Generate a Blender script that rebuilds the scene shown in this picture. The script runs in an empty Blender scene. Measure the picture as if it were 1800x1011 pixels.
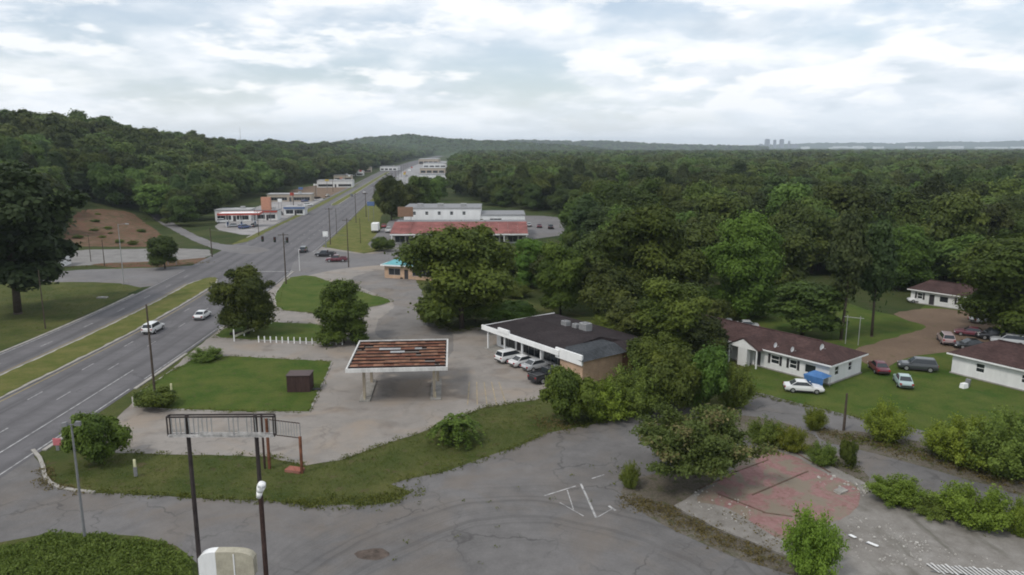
import bpy, bmesh, math, random
import numpy as np
from mathutils import Vector, Matrix, geometry

random.seed(7)
scene = bpy.context.scene
COL = scene.collection

# ------------------------------------------------------------------ camera
CAM_H, F_PX, HORIZON = 30.0, 1285.0, 258.0          # height in m, focal length and horizon row for a 1800 x 1011 frame
PITCH = math.atan((505.5 - HORIZON) / F_PX)
cam_data = bpy.data.cameras.new('camera')
cam_data.sensor_width = 36.0
cam_data.lens = 36.0 * F_PX / 1800.0
cam_data.clip_start = 0.5
cam_data.clip_end = 40000.0
cam = bpy.data.objects.new('camera', cam_data)
COL.objects.link(cam)
cam.location = (0, 0, CAM_H)
cam.rotation_euler = (math.pi / 2 - PITCH, 0, 0)
scene.camera = cam

# ------------------------------------------------------------------ sky, sun, exposure
SUN_DIR = Vector((-0.56, -0.52, 1.0)).normalized()  # towards the sun
SUN_EL = math.asin(SUN_DIR.z)
SUN_AZ = math.atan2(SUN_DIR.x, SUN_DIR.y)
world = bpy.data.worlds.new('World')
scene.world = world
world.use_nodes = True


def build_world():
    nt = world.node_tree
    N, L = nt.nodes, nt.links
    N.clear()
    out = N.new('ShaderNodeOutputWorld')
    sky = N.new('ShaderNodeTexSky')
    sky.sky_type = 'NISHITA'
    sky.sun_disc = False
    sky.sun_elevation = SUN_EL
    sky.sun_rotation = SUN_AZ
    sky.air_density = 1.0
    sky.dust_density = 1.5
    bg_sky = N.new('ShaderNodeBackground')
    bg_sky.inputs['Strength'].default_value = 0.12
    # thin high veil: lifts the clear blue towards pale blue
    L.new(sky.outputs[0], bg_sky.inputs['Color'])
    tc = N.new('ShaderNodeTexCoord')
    sep = N.new('ShaderNodeSeparateXYZ')
    L.new(tc.outputs['Generated'], sep.inputs[0])

    def math_n(op, a, b=None, c=None, clamp=False):
        n = N.new('ShaderNodeMath'); n.operation = op; n.use_clamp = clamp
        for i, v in enumerate((a, b, c)):
            if v is None: continue
            if isinstance(v, (int, float)): n.inputs[i].default_value = v
            else: L.new(v, n.inputs[i])
        return n.outputs[0]

    def ramp(fac, stops):
        n = N.new('ShaderNodeValToRGB')
        n.color_ramp.interpolation = 'EASE'
        els = n.color_ramp.elements
        while len(els) < len(stops): els.new(0.5)
        for e, (p, c) in zip(els, stops):
            e.position = p
            e.color = (*c, 1) if isinstance(c, tuple) else (c, c, c, 1)
        L.new(fac, n.inputs[0])
        return n.outputs[0]

    def noise(vec, scale, detail, rough, dist=0.0):
        n = N.new('ShaderNodeTexNoise')
        n.inputs['Scale'].default_value = scale
        n.inputs['Detail'].default_value = detail
        n.inputs['Roughness'].default_value = rough
        n.inputs['Distortion'].default_value = dist
        L.new(vec, n.inputs['Vector'])
        return n.outputs[0]
    zc = math_n('MAXIMUM', sep.outputs[2], 0.0)
    zz = math_n('ADD', zc, 0.24)                   # a cloud layer that bends down to the horizon
    px = math_n('DIVIDE', sep.outputs[0], zz)
    py = math_n('DIVIDE', sep.outputs[1], zz)
    comb = N.new('ShaderNodeCombineXYZ')
    L.new(px, comb.inputs[0]); L.new(py, comb.inputs[1])
    comb.inputs[2].default_value = 3.7
    P = comb.outputs[0]
    big = noise(P, 0.85, 3, 0.45, 0.0)
    mid = noise(P, 2.3, 7, 0.52, 0.1)
    cover = math_n('ADD', math_n('MULTIPLY', big, 0.55), math_n('MULTIPLY', mid, 0.55))
    mask = ramp(cover, [(0.40, 0.0), (0.62, 1.0)])
    # heaped clouds seen from the side, low over the horizon
    def scaled(off):
        m = N.new('ShaderNodeMapping')
        m.inputs['Scale'].default_value = (4.6, 4.6, 16.0)
        m.inputs['Location'].default_value = (2.3, 0.7, off)
        L.new(tc.outputs['Generated'], m.inputs[0])
        return m.outputs[0]
    heap = noise(scaled(0.0), 1.5, 7, 0.52, 0.0)
    heap_up = noise(scaled(0.30), 1.5, 7, 0.52, 0.0)
    heap_mask = math_n('MULTIPLY', ramp(heap, [(0.49, 0.0), (0.58, 0.85)]), ramp(zc, [(0.02, 0.0), (0.05, 1.0), (0.14, 0.9), (0.30, 0.35)]))
    heap_lit = math_n('MULTIPLY_ADD', math_n('SUBTRACT', heap, heap_up), 2.6, 0.5)
    heap_col = ramp(heap_lit, [(0.20, (0.64, 0.71, 0.79)), (0.45, (0.86, 0.895, 0.945)), (0.64, (1.08, 1.06, 1.04))])
    # relief inside the cloud: the same field sampled a little towards the sun gives lit edges and grey bellies
    shift = N.new('ShaderNodeVectorMath'); shift.operation = 'ADD'
    L.new(P, shift.inputs[0]); shift.inputs[1].default_value = (0.03, -0.14, 0.12)
    mid2 = noise(shift.outputs[0], 2.3, 7, 0.52, 0.1)
    big2 = noise(shift.outputs[0], 0.85, 3, 0.5, 0.1)
    relief = math_n('ADD', math_n('MULTIPLY', math_n('SUBTRACT', mid2, mid), 1.2),
                    math_n('ADD', math_n('MULTIPLY', big2, 0.8), 0.10))
    cloud_col = ramp(relief, [(0.30, (1.05, 1.05, 1.05)), (0.45, (0.89, 0.92, 0.965)), (0.58, (0.68, 0.75, 0.825)), (0.78, (0.49, 0.575, 0.665))])
    bg_cloud = N.new('ShaderNodeBackground')
    L.new(cloud_col, bg_cloud.inputs['Color'])
    bg_cloud.inputs['Strength'].default_value = 1.0
    mix = N.new('ShaderNodeMixShader')
    L.new(mask, mix.inputs[0]); L.new(bg_sky.outputs[0], mix.inputs[1]); L.new(bg_cloud.outputs[0], mix.inputs[2])
    bg_heap = N.new('ShaderNodeBackground')
    L.new(heap_col, bg_heap.inputs['Color'])
    mixh = N.new('ShaderNodeMixShader')
    L.new(heap_mask, mixh.inputs[0]); L.new(mix.outputs[0], mixh.inputs[1]); L.new(bg_heap.outputs[0], mixh.inputs[2])
    mix = mixh
    # thin veil of high cloud over everything, thicker towards the horizon
    veil_f = ramp(zc, [(0.0, 0.95), (0.03, 0.66), (0.085, 0.34), (0.6, 0.26)])
    bg_veil = N.new('ShaderNodeBackground')
    bg_veil.inputs['Color'].default_value = (0.86, 0.92, 0.985, 1)
    bg_veil.inputs['Strength'].default_value = 1.0
    mix2 = N.new('ShaderNodeMixShader')
    L.new(veil_f, mix2.inputs[0]); L.new(mix.outputs[0], mix2.inputs[1]); L.new(bg_veil.outputs[0], mix2.inputs[2])
    L.new(mix2.outputs[0], out.inputs['Surface'])


build_world()
sun_data = bpy.data.lights.new('sun', 'SUN')
sun_data.energy = 1.5
sun_data.angle = math.radians(10)
sun_data.color = (1.0, 0.95, 0.87)
sun = bpy.data.objects.new('sun', sun_data)
COL.objects.link(sun)
sun.rotation_euler = SUN_DIR.to_track_quat('Z', 'Y').to_euler()
sun.location = (0, 0, 80)
vs = scene.view_settings
vs.view_transform = 'Standard'
vs.look = 'None'
vs.exposure = 0.16
vs.gamma = 1.0
vs.use_curve_mapping = False
cy = scene.cycles
cy.max_bounces = 5
cy.diffuse_bounces = 3
cy.glossy_bounces = 2
cy.transmission_bounces = 2
cy.volume_bounces = 0
cy.transparent_max_bounces = 4
cy.use_denoising = True
cy.pixel_filter_type = 'BLACKMAN_HARRIS'
cy.filter_width = 1.9
cy.caustics_reflective = False
cy.caustics_refractive = False


# ------------------------------------------------------------------ survey: where a spot of the place lies, in metres
def G(u, v, z=0.0):
    """ground position (x, y) of a spot seen in the photograph at (u, v), lying at height z"""
    x = (u - 900) / F_PX
    y = (505.5 - v) / F_PX
    dy = math.cos(PITCH) + y * math.sin(PITCH)
    dz = y * math.cos(PITCH) - math.sin(PITCH)
    t = (z - CAM_H) / dz
    return (x * t, dy * t)


def smooth(a, b, x):
    t = min(1.0, max(0.0, (x - a) / (b - a)))
    return t * t * (3 - 2 * t)


ROAD_L = ([-200, 104, 122, 150, 192, 241, 302, 386, 550, 763, 994, 1475, 2500, 6000],
          [-75.3, -75.5, -75.8, -78, -83, -88.5, -95, -105, -123, -147, -172, -205, -255, -400])
ROAD_R = ([-200, 66, 108, 131, 190, 250, 302, 386, 550, 763, 994, 1475, 2500, 6000],
          [-46.5, -47, -48.2, -49.6, -54.8, -61, -67, -77, -95, -119, -144, -177, -227, -372])
_ry = np.arange(-200, 2600, 4.0)


def _sm(tab):
    v = np.interp(_ry, tab[0], tab[1])
    k = np.ones(9) / 9
    w = np.convolve(np.pad(v, 4, mode='edge'), k, mode='valid')
    return w


_rl, _rr = _sm(ROAD_L), _sm(ROAD_R)


def road_l(y): return float(np.interp(y, _ry, _rl)) if y < 2590 else float(np.interp(y, *ROAD_L))
def road_r(y): return float(np.interp(y, _ry, _rr)) if y < 2590 else float(np.interp(y, *ROAD_R))


def height(x, y):
    """terrain: flat round the crossroads, a wooded ridge left of the highway"""
    s = road_l(y) - x
    h = 32.0 * smooth(46, 190, s) * smooth(150, 270, y) * (1.0 - 0.42 * smooth(450, 1100, y))
    if h > 0.01:
        h += (2.2 * math.sin(x * 0.021 + 1.3) * math.sin(y * 0.017) + 1.4 * math.sin(x * 0.05 + y * 0.031)) * min(1, h / 9)
    return h


# ------------------------------------------------------------------ helpers
def lin(r, g, b):
    f = lambda c: (c / 255 / 12.92) if c / 255 <= 0.04045 else ((c / 255 + 0.055) / 1.055) ** 2.4
    return (f(r), f(g), f(b))


def tag(o, label=None, cat=None, group=None, kind=None):
    if label: o['label'] = label
    if cat: o['category'] = cat
    if group: o['group'] = group
    if kind: o['kind'] = kind
    return o


def empty(name, loc, rz=0.0, label=None, cat=None, group=None):
    o = bpy.data.objects.new(name, None)
    o.empty_display_size = 0.3
    COL.objects.link(o)
    o.location = loc
    o.rotation_euler = (0, 0, rz)
    return tag(o, label, cat, group)


def link_mesh(name, me, parent=None, loc=None):
    o = bpy.data.objects.new(name, me)
    COL.objects.link(o)
    if parent: o.parent = parent
    if loc is not None: o.location = loc
    return o


class MB:
    """collects simple solids; build() links them as ONE mesh object"""
    def __init__(self): self.v, self.f = [], []

    def add(self, vs_, fs_):
        b = len(self.v)
        self.v.extend([tuple(p) for p in vs_])
        self.f.extend([tuple(i + b for i in f) for f in fs_])
        return self

    def box(self, c, s, rz=0.0, rx=0.0, ry=0.0, taper=1.0):
        hx, hy, hz = s[0] / 2, s[1] / 2, s[2] / 2
        m = Matrix.Rotation(rz, 3, 'Z') @ Matrix.Rotation(ry, 3, 'Y') @ Matrix.Rotation(rx, 3, 'X')
        vs_ = []
        for z in (-1, 1):
            k = taper if z > 0 else 1.0
            for x, y in ((-1, -1), (1, -1), (1, 1), (-1, 1)):
                vs_.append(Vector(c) + m @ Vector((x * hx * k, y * hy * k, z * hz)))
        return self.add(vs_, [(3, 2, 1, 0), (4, 5, 6, 7), (0, 1, 5, 4), (1, 2, 6, 5), (2, 3, 7, 6), (3, 0, 4, 7)])

    def bar(self, p0, p1, w, h=None):
        p0, p1 = Vector(p0), Vector(p1)
        h = h or w
        d = (p1 - p0).normalized()
        up = Vector((0, 0, 1)) if abs(d.z) < 0.95 else Vector((0, 1, 0))
        sx = d.cross(up).normalized()
        sz = sx.cross(d).normalized()
        vs_ = []
        for p in (p0, p1):
            for a, b in ((-1, -1), (1, -1), (1, 1), (-1, 1)):
                vs_.append(p + sx * a * w / 2 + sz * b * h / 2)
        return self.add(vs_, [(0, 1, 2, 3), (7, 6, 5, 4), (4, 5, 1, 0), (5, 6, 2, 1), (6, 7, 3, 2), (7, 4, 0, 3)])

    def cyl(self, p0, p1, r0, r1=None, n=10, caps=True):
        r1 = r0 if r1 is None else r1
        p0, p1 = Vector(p0), Vector(p1)
        d = (p1 - p0).normalized()
        up = Vector((0, 0, 1)) if abs(d.z) < 0.95 else Vector((1, 0, 0))
        sx = d.cross(up).normalized()
        sy = d.cross(sx).normalized()
        vs_ = []
        for p, r in ((p0, r0), (p1, r1)):
            for i in range(n):
                a = 2 * math.pi * i / n
                vs_.append(p + sx * math.cos(a) * r + sy * math.sin(a) * r)
        fs_ = [(i, (i + 1) % n, n + (i + 1) % n, n + i) for i in range(n)]
        if caps: fs_ += [tuple(range(n - 1, -1, -1)), tuple(range(n, 2 * n))]
        return self.add(vs_, fs_)

    def chain(self, pts, rads, n=8):
        for i in range(len(pts) - 1): self.cyl(pts[i], pts[i + 1], rads[i], rads[i + 1], n, True)
        return self

    def prism(self, pts, z0, z1):
        n = len(pts)
        vs_ = [(p[0], p[1], z0) for p in pts] + [(p[0], p[1], z1) for p in pts]
        fs_ = [tuple(range(n - 1, -1, -1)), tuple(range(n, 2 * n))]
        fs_ += [(i, (i + 1) % n, n + (i + 1) % n, n + i) for i in range(n)]
        return self.add(vs_, fs_)

    def mesh(self, name, mat, smooth_=False):
        me = bpy.data.meshes.new(name)
        me.from_pydata(self.v, [], self.f)
        me.materials.append(mat)
        bm = bmesh.new(); bm.from_mesh(me)
        bmesh.ops.recalc_face_normals(bm, faces=bm.faces)
        bm.to_mesh(me); bm.free()
        if smooth_:
            me.polygons.foreach_set('use_smooth', [True] * len(me.polygons))
        me.update()
        return me

    def build(self, name, mat, parent=None, smooth_=False, loc=None):
        return link_mesh(name, self.mesh(name, mat, smooth_), parent, loc)


# ------------------------------------------------------------------ materials
MATS = {}


class NT:
    """tiny node-tree writer"""
    def __init__(self, name, rough=0.8, spec=0.3):
        self.m = bpy.data.materials.new(name)
        self.m.use_nodes = True
        self.t = self.m.node_tree
        self.N, self.L = self.t.nodes, self.t.links
        self.b = self.N['Principled BSDF']
        self.b.inputs['Roughness'].default_value = rough
        self.b.inputs['Specular IOR Level'].default_value = spec
        self.tc = None
        MATS[name] = self.m

    def coord(self, which='Object', scale=None, rot=None):
        if self.tc is None: self.tc = self.N.new('ShaderNodeTexCoord')
        o = self.tc.outputs[which]
        if scale or rot:
            mp = self.N.new('ShaderNodeMapping')
            if scale: mp.inputs['Scale'].default_value = scale
            if rot: mp.inputs['Rotation'].default_value = rot
            self.L.new(o, mp.inputs[0])
            o = mp.outputs[0]
        return o

    def noise(self, scale, detail=4, rough=0.55, vec=None, dist=0.0):
        n = self.N.new('ShaderNodeTexNoise')
        n.inputs['Scale'].default_value = scale
        n.inputs['Detail'].default_value = detail
        n.inputs['Roughness'].default_value = rough
        n.inputs['Distortion'].default_value = dist
        self.L.new(vec if vec is not None else self.coord(), n.inputs['Vector'])
        return n.outputs[0]

    def voronoi_edge(self, scale, vec=None):
        n = self.N.new('ShaderNodeTexVoronoi')
        n.feature = 'DISTANCE_TO_EDGE'
        n.inputs['Scale'].default_value = scale
        self.L.new(vec if vec is not None else self.coord(), n.inputs['Vector'])
        return n.outputs[0]

    def ramp(self, fac, stops, interp='LINEAR'):
        n = self.N.new('ShaderNodeValToRGB')
        n.color_ramp.interpolation = interp
        e = n.color_ramp.elements
        while len(e) < len(stops): e.new(0.5)
        for el, (p, c) in zip(e, stops):
            el.position = p
            el.color = (*c, 1) if isinstance(c, tuple) else (c, c, c, 1)
        self.L.new(fac, n.inputs[0])
        return n.outputs[0]

    def math(self, op, a, b=None, c=None, clamp=False):
        n = self.N.new('ShaderNodeMath'); n.operation = op; n.use_clamp = clamp
        for i, v in enumerate((a, b, c)):
            if v is None: continue
            if isinstance(v, (int, float)): n.inputs[i].default_value = v
            else: self.L.new(v, n.inputs[i])
        return n.outputs[0]

    def mix(self, fac, a, b, mode='MIX'):
        n = self.N.new('ShaderNodeMix'); n.data_type = 'RGBA'; n.blend_type = mode
        for sock, v in ((n.inputs[0], fac), (n.inputs[6], a), (n.inputs[7], b)):
            if isinstance(v, (int, float)): sock.default_value = v
            elif isinstance(v, tuple): sock.default_value = (*v, 1)
            else: self.L.new(v, sock)
        return n.outputs[2]

    def sep(self, vec):
        n = self.N.new('ShaderNodeSeparateXYZ')
        self.L.new(vec, n.inputs[0])
        return n.outputs

    def color(self, c):
        if isinstance(c, tuple): self.b.inputs['Base Color'].default_value = (*c, 1)
        else: self.L.new(c, self.b.inputs['Base Color'])
        return self

    def bump(self, h, strength=0.4, dist=0.05):
        n = self.N.new('ShaderNodeBump')
        n.inputs['Strength'].default_value = strength
        n.inputs['Distance'].default_value = dist
        self.L.new(h, n.inputs['Height'])
        self.L.new(n.outputs[0], self.b.inputs['Normal'])
        return self


def plain(name, rgb, rough=0.7, spec=0.3, var=0.12, scale=1.5, metal=0.0, streak=False):
    """painted / weathered surface: base colour with soft blotches and fine grain"""
    if name in MATS: return MATS[name]
    t = NT(name, rough, spec)
    v = t.coord('Object', (1, 1, 0.25)) if streak else None
    n1 = t.noise(scale, 5, 0.6, v)
    n2 = t.noise(scale * 9, 3, 0.6, v)
    f = t.math('ADD', t.math('MULTIPLY', n1, 0.7), t.math('MULTIPLY', n2, 0.3))
    lo = tuple(c * (1 - var * 1.6) for c in rgb)
    hi = tuple(min(1, c * (1 + var)) for c in rgb)
    t.color(t.ramp(f, [(0.30, lo), (0.68, hi)]))
    t.b.inputs['Metallic'].default_value = metal
    return t.m


def paint(name, rgb, rough=0.28):
    if name in MATS: return MATS[name]
    t = NT(name, rough, 0.5)
    n = t.noise(3.0, 3)
    t.color(t.mix(t.math('MULTIPLY', n, 0.22), rgb, tuple(c * 0.6 + 0.05 for c in rgb)))
    t.b.inputs['Coat Weight'].default_value = 0.5
    t.b.inputs['Coat Roughness'].default_value = 0.12
    return t.m


def asphalt(name, base, patch=0.22, crack=0.5, warm=0.0, rings=None, lanes=False, oil=False):
    t = NT(name, 0.9, 0.2)
    big = t.noise(0.06, 5, 0.6)
    med = t.noise(0.45, 5, 0.65)
    fine = t.noise(6.0, 3, 0.7)
    f = t.math('ADD', t.math('ADD', t.math('MULTIPLY', big, 0.45), t.math('MULTIPLY', med, 0.35)), t.math('MULTIPLY', fine, 0.20))
    lo = tuple(c * (1 - patch * 1.5) for c in base)
    hi = tuple(c * (1 + patch) for c in base)
    c = t.ramp(f, [(0.33, lo), (0.66, hi)])
    if warm:
        w = t.ramp(t.noise(0.11, 4, 0.6, None, 0.8), [(0.48, 0.0), (0.66, warm)])
        c = t.mix(w, c, (base[0] * 1.12, base[1] * 0.96, base[2] * 0.78))
    # cracks: distorted cell edges, present only here and there
    dn = t.N.new('ShaderNodeTexNoise')
    dn.inputs['Scale'].default_value = 0.8
    t.L.new(t.coord(), dn.inputs['Vector'])
    dv = t.N.new('ShaderNodeVectorMath'); dv.operation = 'MULTIPLY_ADD'
    t.L.new(dn.outputs['Color'], dv.inputs[0]); dv.inputs[1].default_value = (2.2, 2.2, 0); t.L.new(t.coord(), dv.inputs[2])
    e = t.voronoi_edge(0.16, dv.outputs[0])
    ck = t.ramp(e, [(0.0, 1.0), (0.02, 0.0)])
    where = t.ramp(t.noise(0.09, 3, 0.5), [(0.42, 0.0), (0.6, 1.0)])
    c = t.mix(t.math('MULTIPLY', t.math('MULTIPLY', ck, where), crack), c, tuple(k * 0.42 for k in base))
    if oil:
        st = t.ramp(t.noise(0.22, 4, 0.55, None, 0.5), [(0.56, 0.0), (0.72, 0.55)])
        c = t.mix(st, c, (base[0] * 0.42, base[1] * 0.38, base[2] * 0.36))
    if lanes:
        uv = t.sep(t.coord('UV'))
        sn = t.math('SINE', t.math('MULTIPLY_ADD', uv[0], 2 * math.pi / 3.6, 0.4))
        str_n = t.noise(1.0, 4, 0.6, t.coord('UV', (1.6, 0.03, 1)))
        wear = t.math('MULTIPLY', t.ramp(t.math('MULTIPLY_ADD', sn, 0.5, 0.5), [(0.35, 0.0), (0.9, 1.0)]), t.ramp(str_n, [(0.35, 0.2), (0.7, 0.8)]))
        c = t.mix(wear, c, tuple(k * 0.55 for k in base))
        joint = t.ramp(t.noise(1.0, 2, 0.5, t.coord('UV', (0.02, 0.35, 1))), [(0.47, 0.0), (0.5, 0.25), (0.53, 0.0)])
        c = t.mix(joint, c, tuple(k * 0.7 for k in base))
    if rings:
        # rubber left by cars driven in circles
        for (cx, cy_, rad) in rings:
            s = t.sep(t.coord())
            nd = t.noise(0.10, 2, 0.5)
            dx = t.math('SUBTRACT', s[0], cx); dy = t.math('SUBTRACT', s[1], cy_)
            d = t.math('SQRT', t.math('ADD', t.math('MULTIPLY', dx, dx), t.math('MULTIPLY', dy, dy)))
            d = t.math('ADD', d, t.math('MULTIPLY', t.math('SUBTRACT', nd, 0.5), 3.2))
            vecd = t.N.new('ShaderNodeCombineXYZ')
            t.L.new(t.math('MULTIPLY', d, 1.0), vecd.inputs[0])
            bands = t.noise(1.35, 3, 0.65, vecd.outputs[0])
            near = t.ramp(t.math('DIVIDE', d, rad * 1.6), [(0.30, 0.0), (0.5, 0.9), (0.66, 0.9), (0.80, 0.0)])
            k = t.math('MULTIPLY', t.ramp(bands, [(0.48, 0.0), (0.64, 0.5)]), near)
            k = t.math('MULTIPLY', k, t.ramp(t.noise(0.13, 3, 0.6), [(0.30, 0.3), (0.55, 1.0)]))
            c = t.mix(k, c, tuple(q * 0.40 for q in base))
    t.color(c)
    t.bump(t.math('ADD', t.math('MULTIPLY', fine, 0.5), med), 0.25, 0.03)
    return t.m


def grass(name, green, dry, earth, dry_amt=0.5, earth_amt=0.2, scale=0.16):
    t = NT(name, 0.95, 0.1)
    a = t.noise(scale, 6, 0.62)
    b = t.noise(scale * 5, 5, 0.65, None, 0.4)
    fine = t.noise(5.5, 4, 0.75)
    fine2 = t.noise(19.0, 2, 0.7)
    c = t.mix(t.ramp(a, [(0.42 - dry_amt * 0.1, 0.0), (0.72 - dry_amt * 0.12, 1.0)]), green, dry)
    c = t.mix(t.ramp(b, [(0.68 - earth_amt * 0.35, 0.0), (0.80 - earth_amt * 0.3, 0.85)]), c, earth)
    g = t.ramp(t.math('ADD', t.math('MULTIPLY', fine, 0.6), t.math('MULTIPLY', fine2, 0.4)), [(0.30, 0.48), (0.68, 1.35)])
    c = t.mix(1.0, c, g, 'MULTIPLY')
    t.color(c)
    t.bump(t.math('ADD', fine, t.math('MULTIPLY', fine2, 0.6)), 0.9, 0.14)
    return t.m


def leaf_mat(name, dark, light, tint=None, trans=0.30, val=(0.62, 0.80)):
    """leaves: each leaf clump and each tree has a slightly different green"""
    t = NT(name, 0.62, 0.22)
    at = t.N.new('ShaderNodeAttribute'); at.attribute_name = 'leaf'
    oi = t.N.new('ShaderNodeObjectInfo')
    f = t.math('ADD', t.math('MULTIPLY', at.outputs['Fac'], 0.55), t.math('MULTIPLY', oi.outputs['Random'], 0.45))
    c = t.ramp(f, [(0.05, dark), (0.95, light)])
    if tint:
        c = t.mix(t.ramp(at.outputs['Fac'], [(0.74, 0.0), (0.95, 0.7)]), c, tint)
    else:
        hue = t.N.new('ShaderNodeHueSaturation')
        t.L.new(t.math('MULTIPLY_ADD', oi.outputs['Random'], 0.065, 0.468), hue.inputs['Hue'])
        wn = t.N.new('ShaderNodeTexWhiteNoise'); wn.noise_dimensions = '1D'
        t.L.new(oi.outputs['Random'], wn.inputs['W'])
        t.L.new(t.math('MULTIPLY_ADD', wn.outputs[0], val[1], val[0]), hue.inputs['Value'])
        hue.inputs['Saturation'].default_value = 1.06
        t.L.new(c, hue.inputs['Color'])
        c = hue.outputs[0]
    t.color(c)
    tr = t.N.new('ShaderNodeBsdfTranslucent')
    t.L.new(c, tr.inputs['Color'])
    mx = t.N.new('ShaderNodeMixShader'); mx.inputs[0].default_value = trans
    outn = t.N['Material Output']
    t.L.new(t.b.outputs[0], mx.inputs[1]); t.L.new(tr.outputs[0], mx.inputs[2])
    t.L.new(mx.outputs[0], outn.inputs['Surface'])
    return t.m


M_BARK = plain('bark', (0.075, 0.06, 0.047), 0.9, 0.1, 0.3, 4)
M_LEAF = leaf_mat('leaf_broad', (0.031, 0.056, 0.011), (0.148, 0.200, 0.039), val=(0.85, 0.40))
M_LEAF_MIX = leaf_mat('leaf_wood', (0.026, 0.046, 0.012), (0.140, 0.180, 0.043))
M_LEAF_FAR = leaf_mat('leaf_far_wood', (0.025, 0.043, 0.013), (0.128, 0.164, 0.045))
M_LEAF_PINE = leaf_mat('leaf_pine', (0.020, 0.034, 0.013), (0.078, 0.102, 0.034))
M_LEAF_BRIGHT = leaf_mat('leaf_bright', (0.080, 0.125, 0.017), (0.245, 0.300, 0.055), trans=0.3, val=(0.85, 0.3))
M_LEAF_WEED = leaf_mat('leaf_weed', (0.062, 0.096, 0.020), (0.190, 0.225, 0.050), trans=0.3, val=(0.8, 0.4))
M_LEAF_DRY = leaf_mat('leaf_dry', (0.095, 0.085, 0.030), (0.20, 0.175, 0.07), trans=0.3)
M_LEAF_MIMOSA = leaf_mat('leaf_mimosa', (0.042, 0.064, 0.015), (0.115, 0.150, 0.034), (0.26, 0.19, 0.10), trans=0.3)

M_LAWN = grass('grass_lawn', (0.053, 0.098, 0.015), (0.104, 0.128, 0.029), (0.105, 0.10, 0.046), 0.75, 0.30, 0.25)
M_VERGE = grass('grass_verge', (0.056, 0.078, 0.020), (0.112, 0.116, 0.038), (0.11, 0.085, 0.05), 0.65, 0.32)
M_MEDIAN = grass('grass_median', (0.095, 0.118, 0.026), (0.165, 0.158, 0.052), (0.15, 0.12, 0.07), 0.7, 0.2, 0.3)
M_WOODFLOOR = grass('grass_ground', (0.035, 0.055, 0.016), (0.070, 0.080, 0.027), (0.085, 0.068, 0.042), 0.4, 0.35, 0.05)
M_DIRT = grass('dirt', (0.165, 0.118, 0.085), (0.21, 0.15, 0.105), (0.09, 0.10, 0.04), 0.5, 0.25, 0.12)
M_SOIL = grass('soil', (0.135, 0.115, 0.090), (0.185, 0.165, 0.135), (0.085, 0.090, 0.040), 0.5, 0.5, 0.25)
M_BANK = grass('red_bank', (0.150, 0.078, 0.052), (0.190, 0.118, 0.082), (0.080, 0.082, 0.036), 0.5, 0.62, 0.10)
M_ROAD = asphalt('asphalt_highway', (0.136, 0.130, 0.134), 0.20, 0.5, 0.0, None, True)
M_STREET = asphalt('asphalt_street', (0.165, 0.158, 0.158), 0.20, 0.5, 0.2)
M_APRON = asphalt('concrete_apron', (0.255, 0.232, 0.210), 0.20, 0.45, 0.5, None, False, True)
M_KERB = plain('concrete_kerb', (0.33, 0.31, 0.28), 0.9, 0.2, 0.2, 0.8)
M_WHITE_LINE = plain('road_paint_white', (0.37, 0.365, 0.36), 0.8, 0.2, 0.5, 1.4)
M_YELLOW_LINE = plain('road_paint_yellow', (0.36, 0.27, 0.08), 0.8, 0.2, 0.3, 1.2)


# ------------------------------------------------------------------ the setting
def GD(u, v):
    """spot of the terrain seen at (u, v): (x, y, z)"""
    z = CAM_H
    lo = None
    zc = 29.0
    while zc > 0.0:
        x, y = G(u, v, zc)
        if y > 0 and height(x, y) >= zc: break
        zc -= 0.25
    zc = max(zc, 0.0)
    x, y = G(u, v, zc)
    return (x, y, zc)


def refine(pts, step, jit, rng):
    out = []
    n = len(pts)
    for i in range(n):
        a, b = pts[i], pts[(i + 1) % n]
        d = math.hypot(b[0] - a[0], b[1] - a[1])
        if d < 1e-4: continue
        k = max(1, min(60, int(d / step)))
        nx, ny = -(b[1] - a[1]) / d, (b[0] - a[0]) / d
        for j in range(k):
            t = j / k
            w = rng.uniform(-1, 1) * jit * (0.3 if j == 0 else 1)
            out.append((a[0] + (b[0] - a[0]) * t + nx * w, a[1] + (b[1] - a[1]) * t + ny * w))
    return out


def round_corners(pts, it=2):
    for _ in range(it):
        o = []
        n = len(pts)
        for i in range(n):
            a, b = pts[i], pts[(i + 1) % n]
            o.append((a[0] * 0.8 + b[0] * 0.2, a[1] * 0.8 + b[1] * 0.2))
            o.append((a[0] * 0.2 + b[0] * 0.8, a[1] * 0.2 + b[1] * 0.8))
        pts = o
    return pts


SHEET_SEED = [100]


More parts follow.
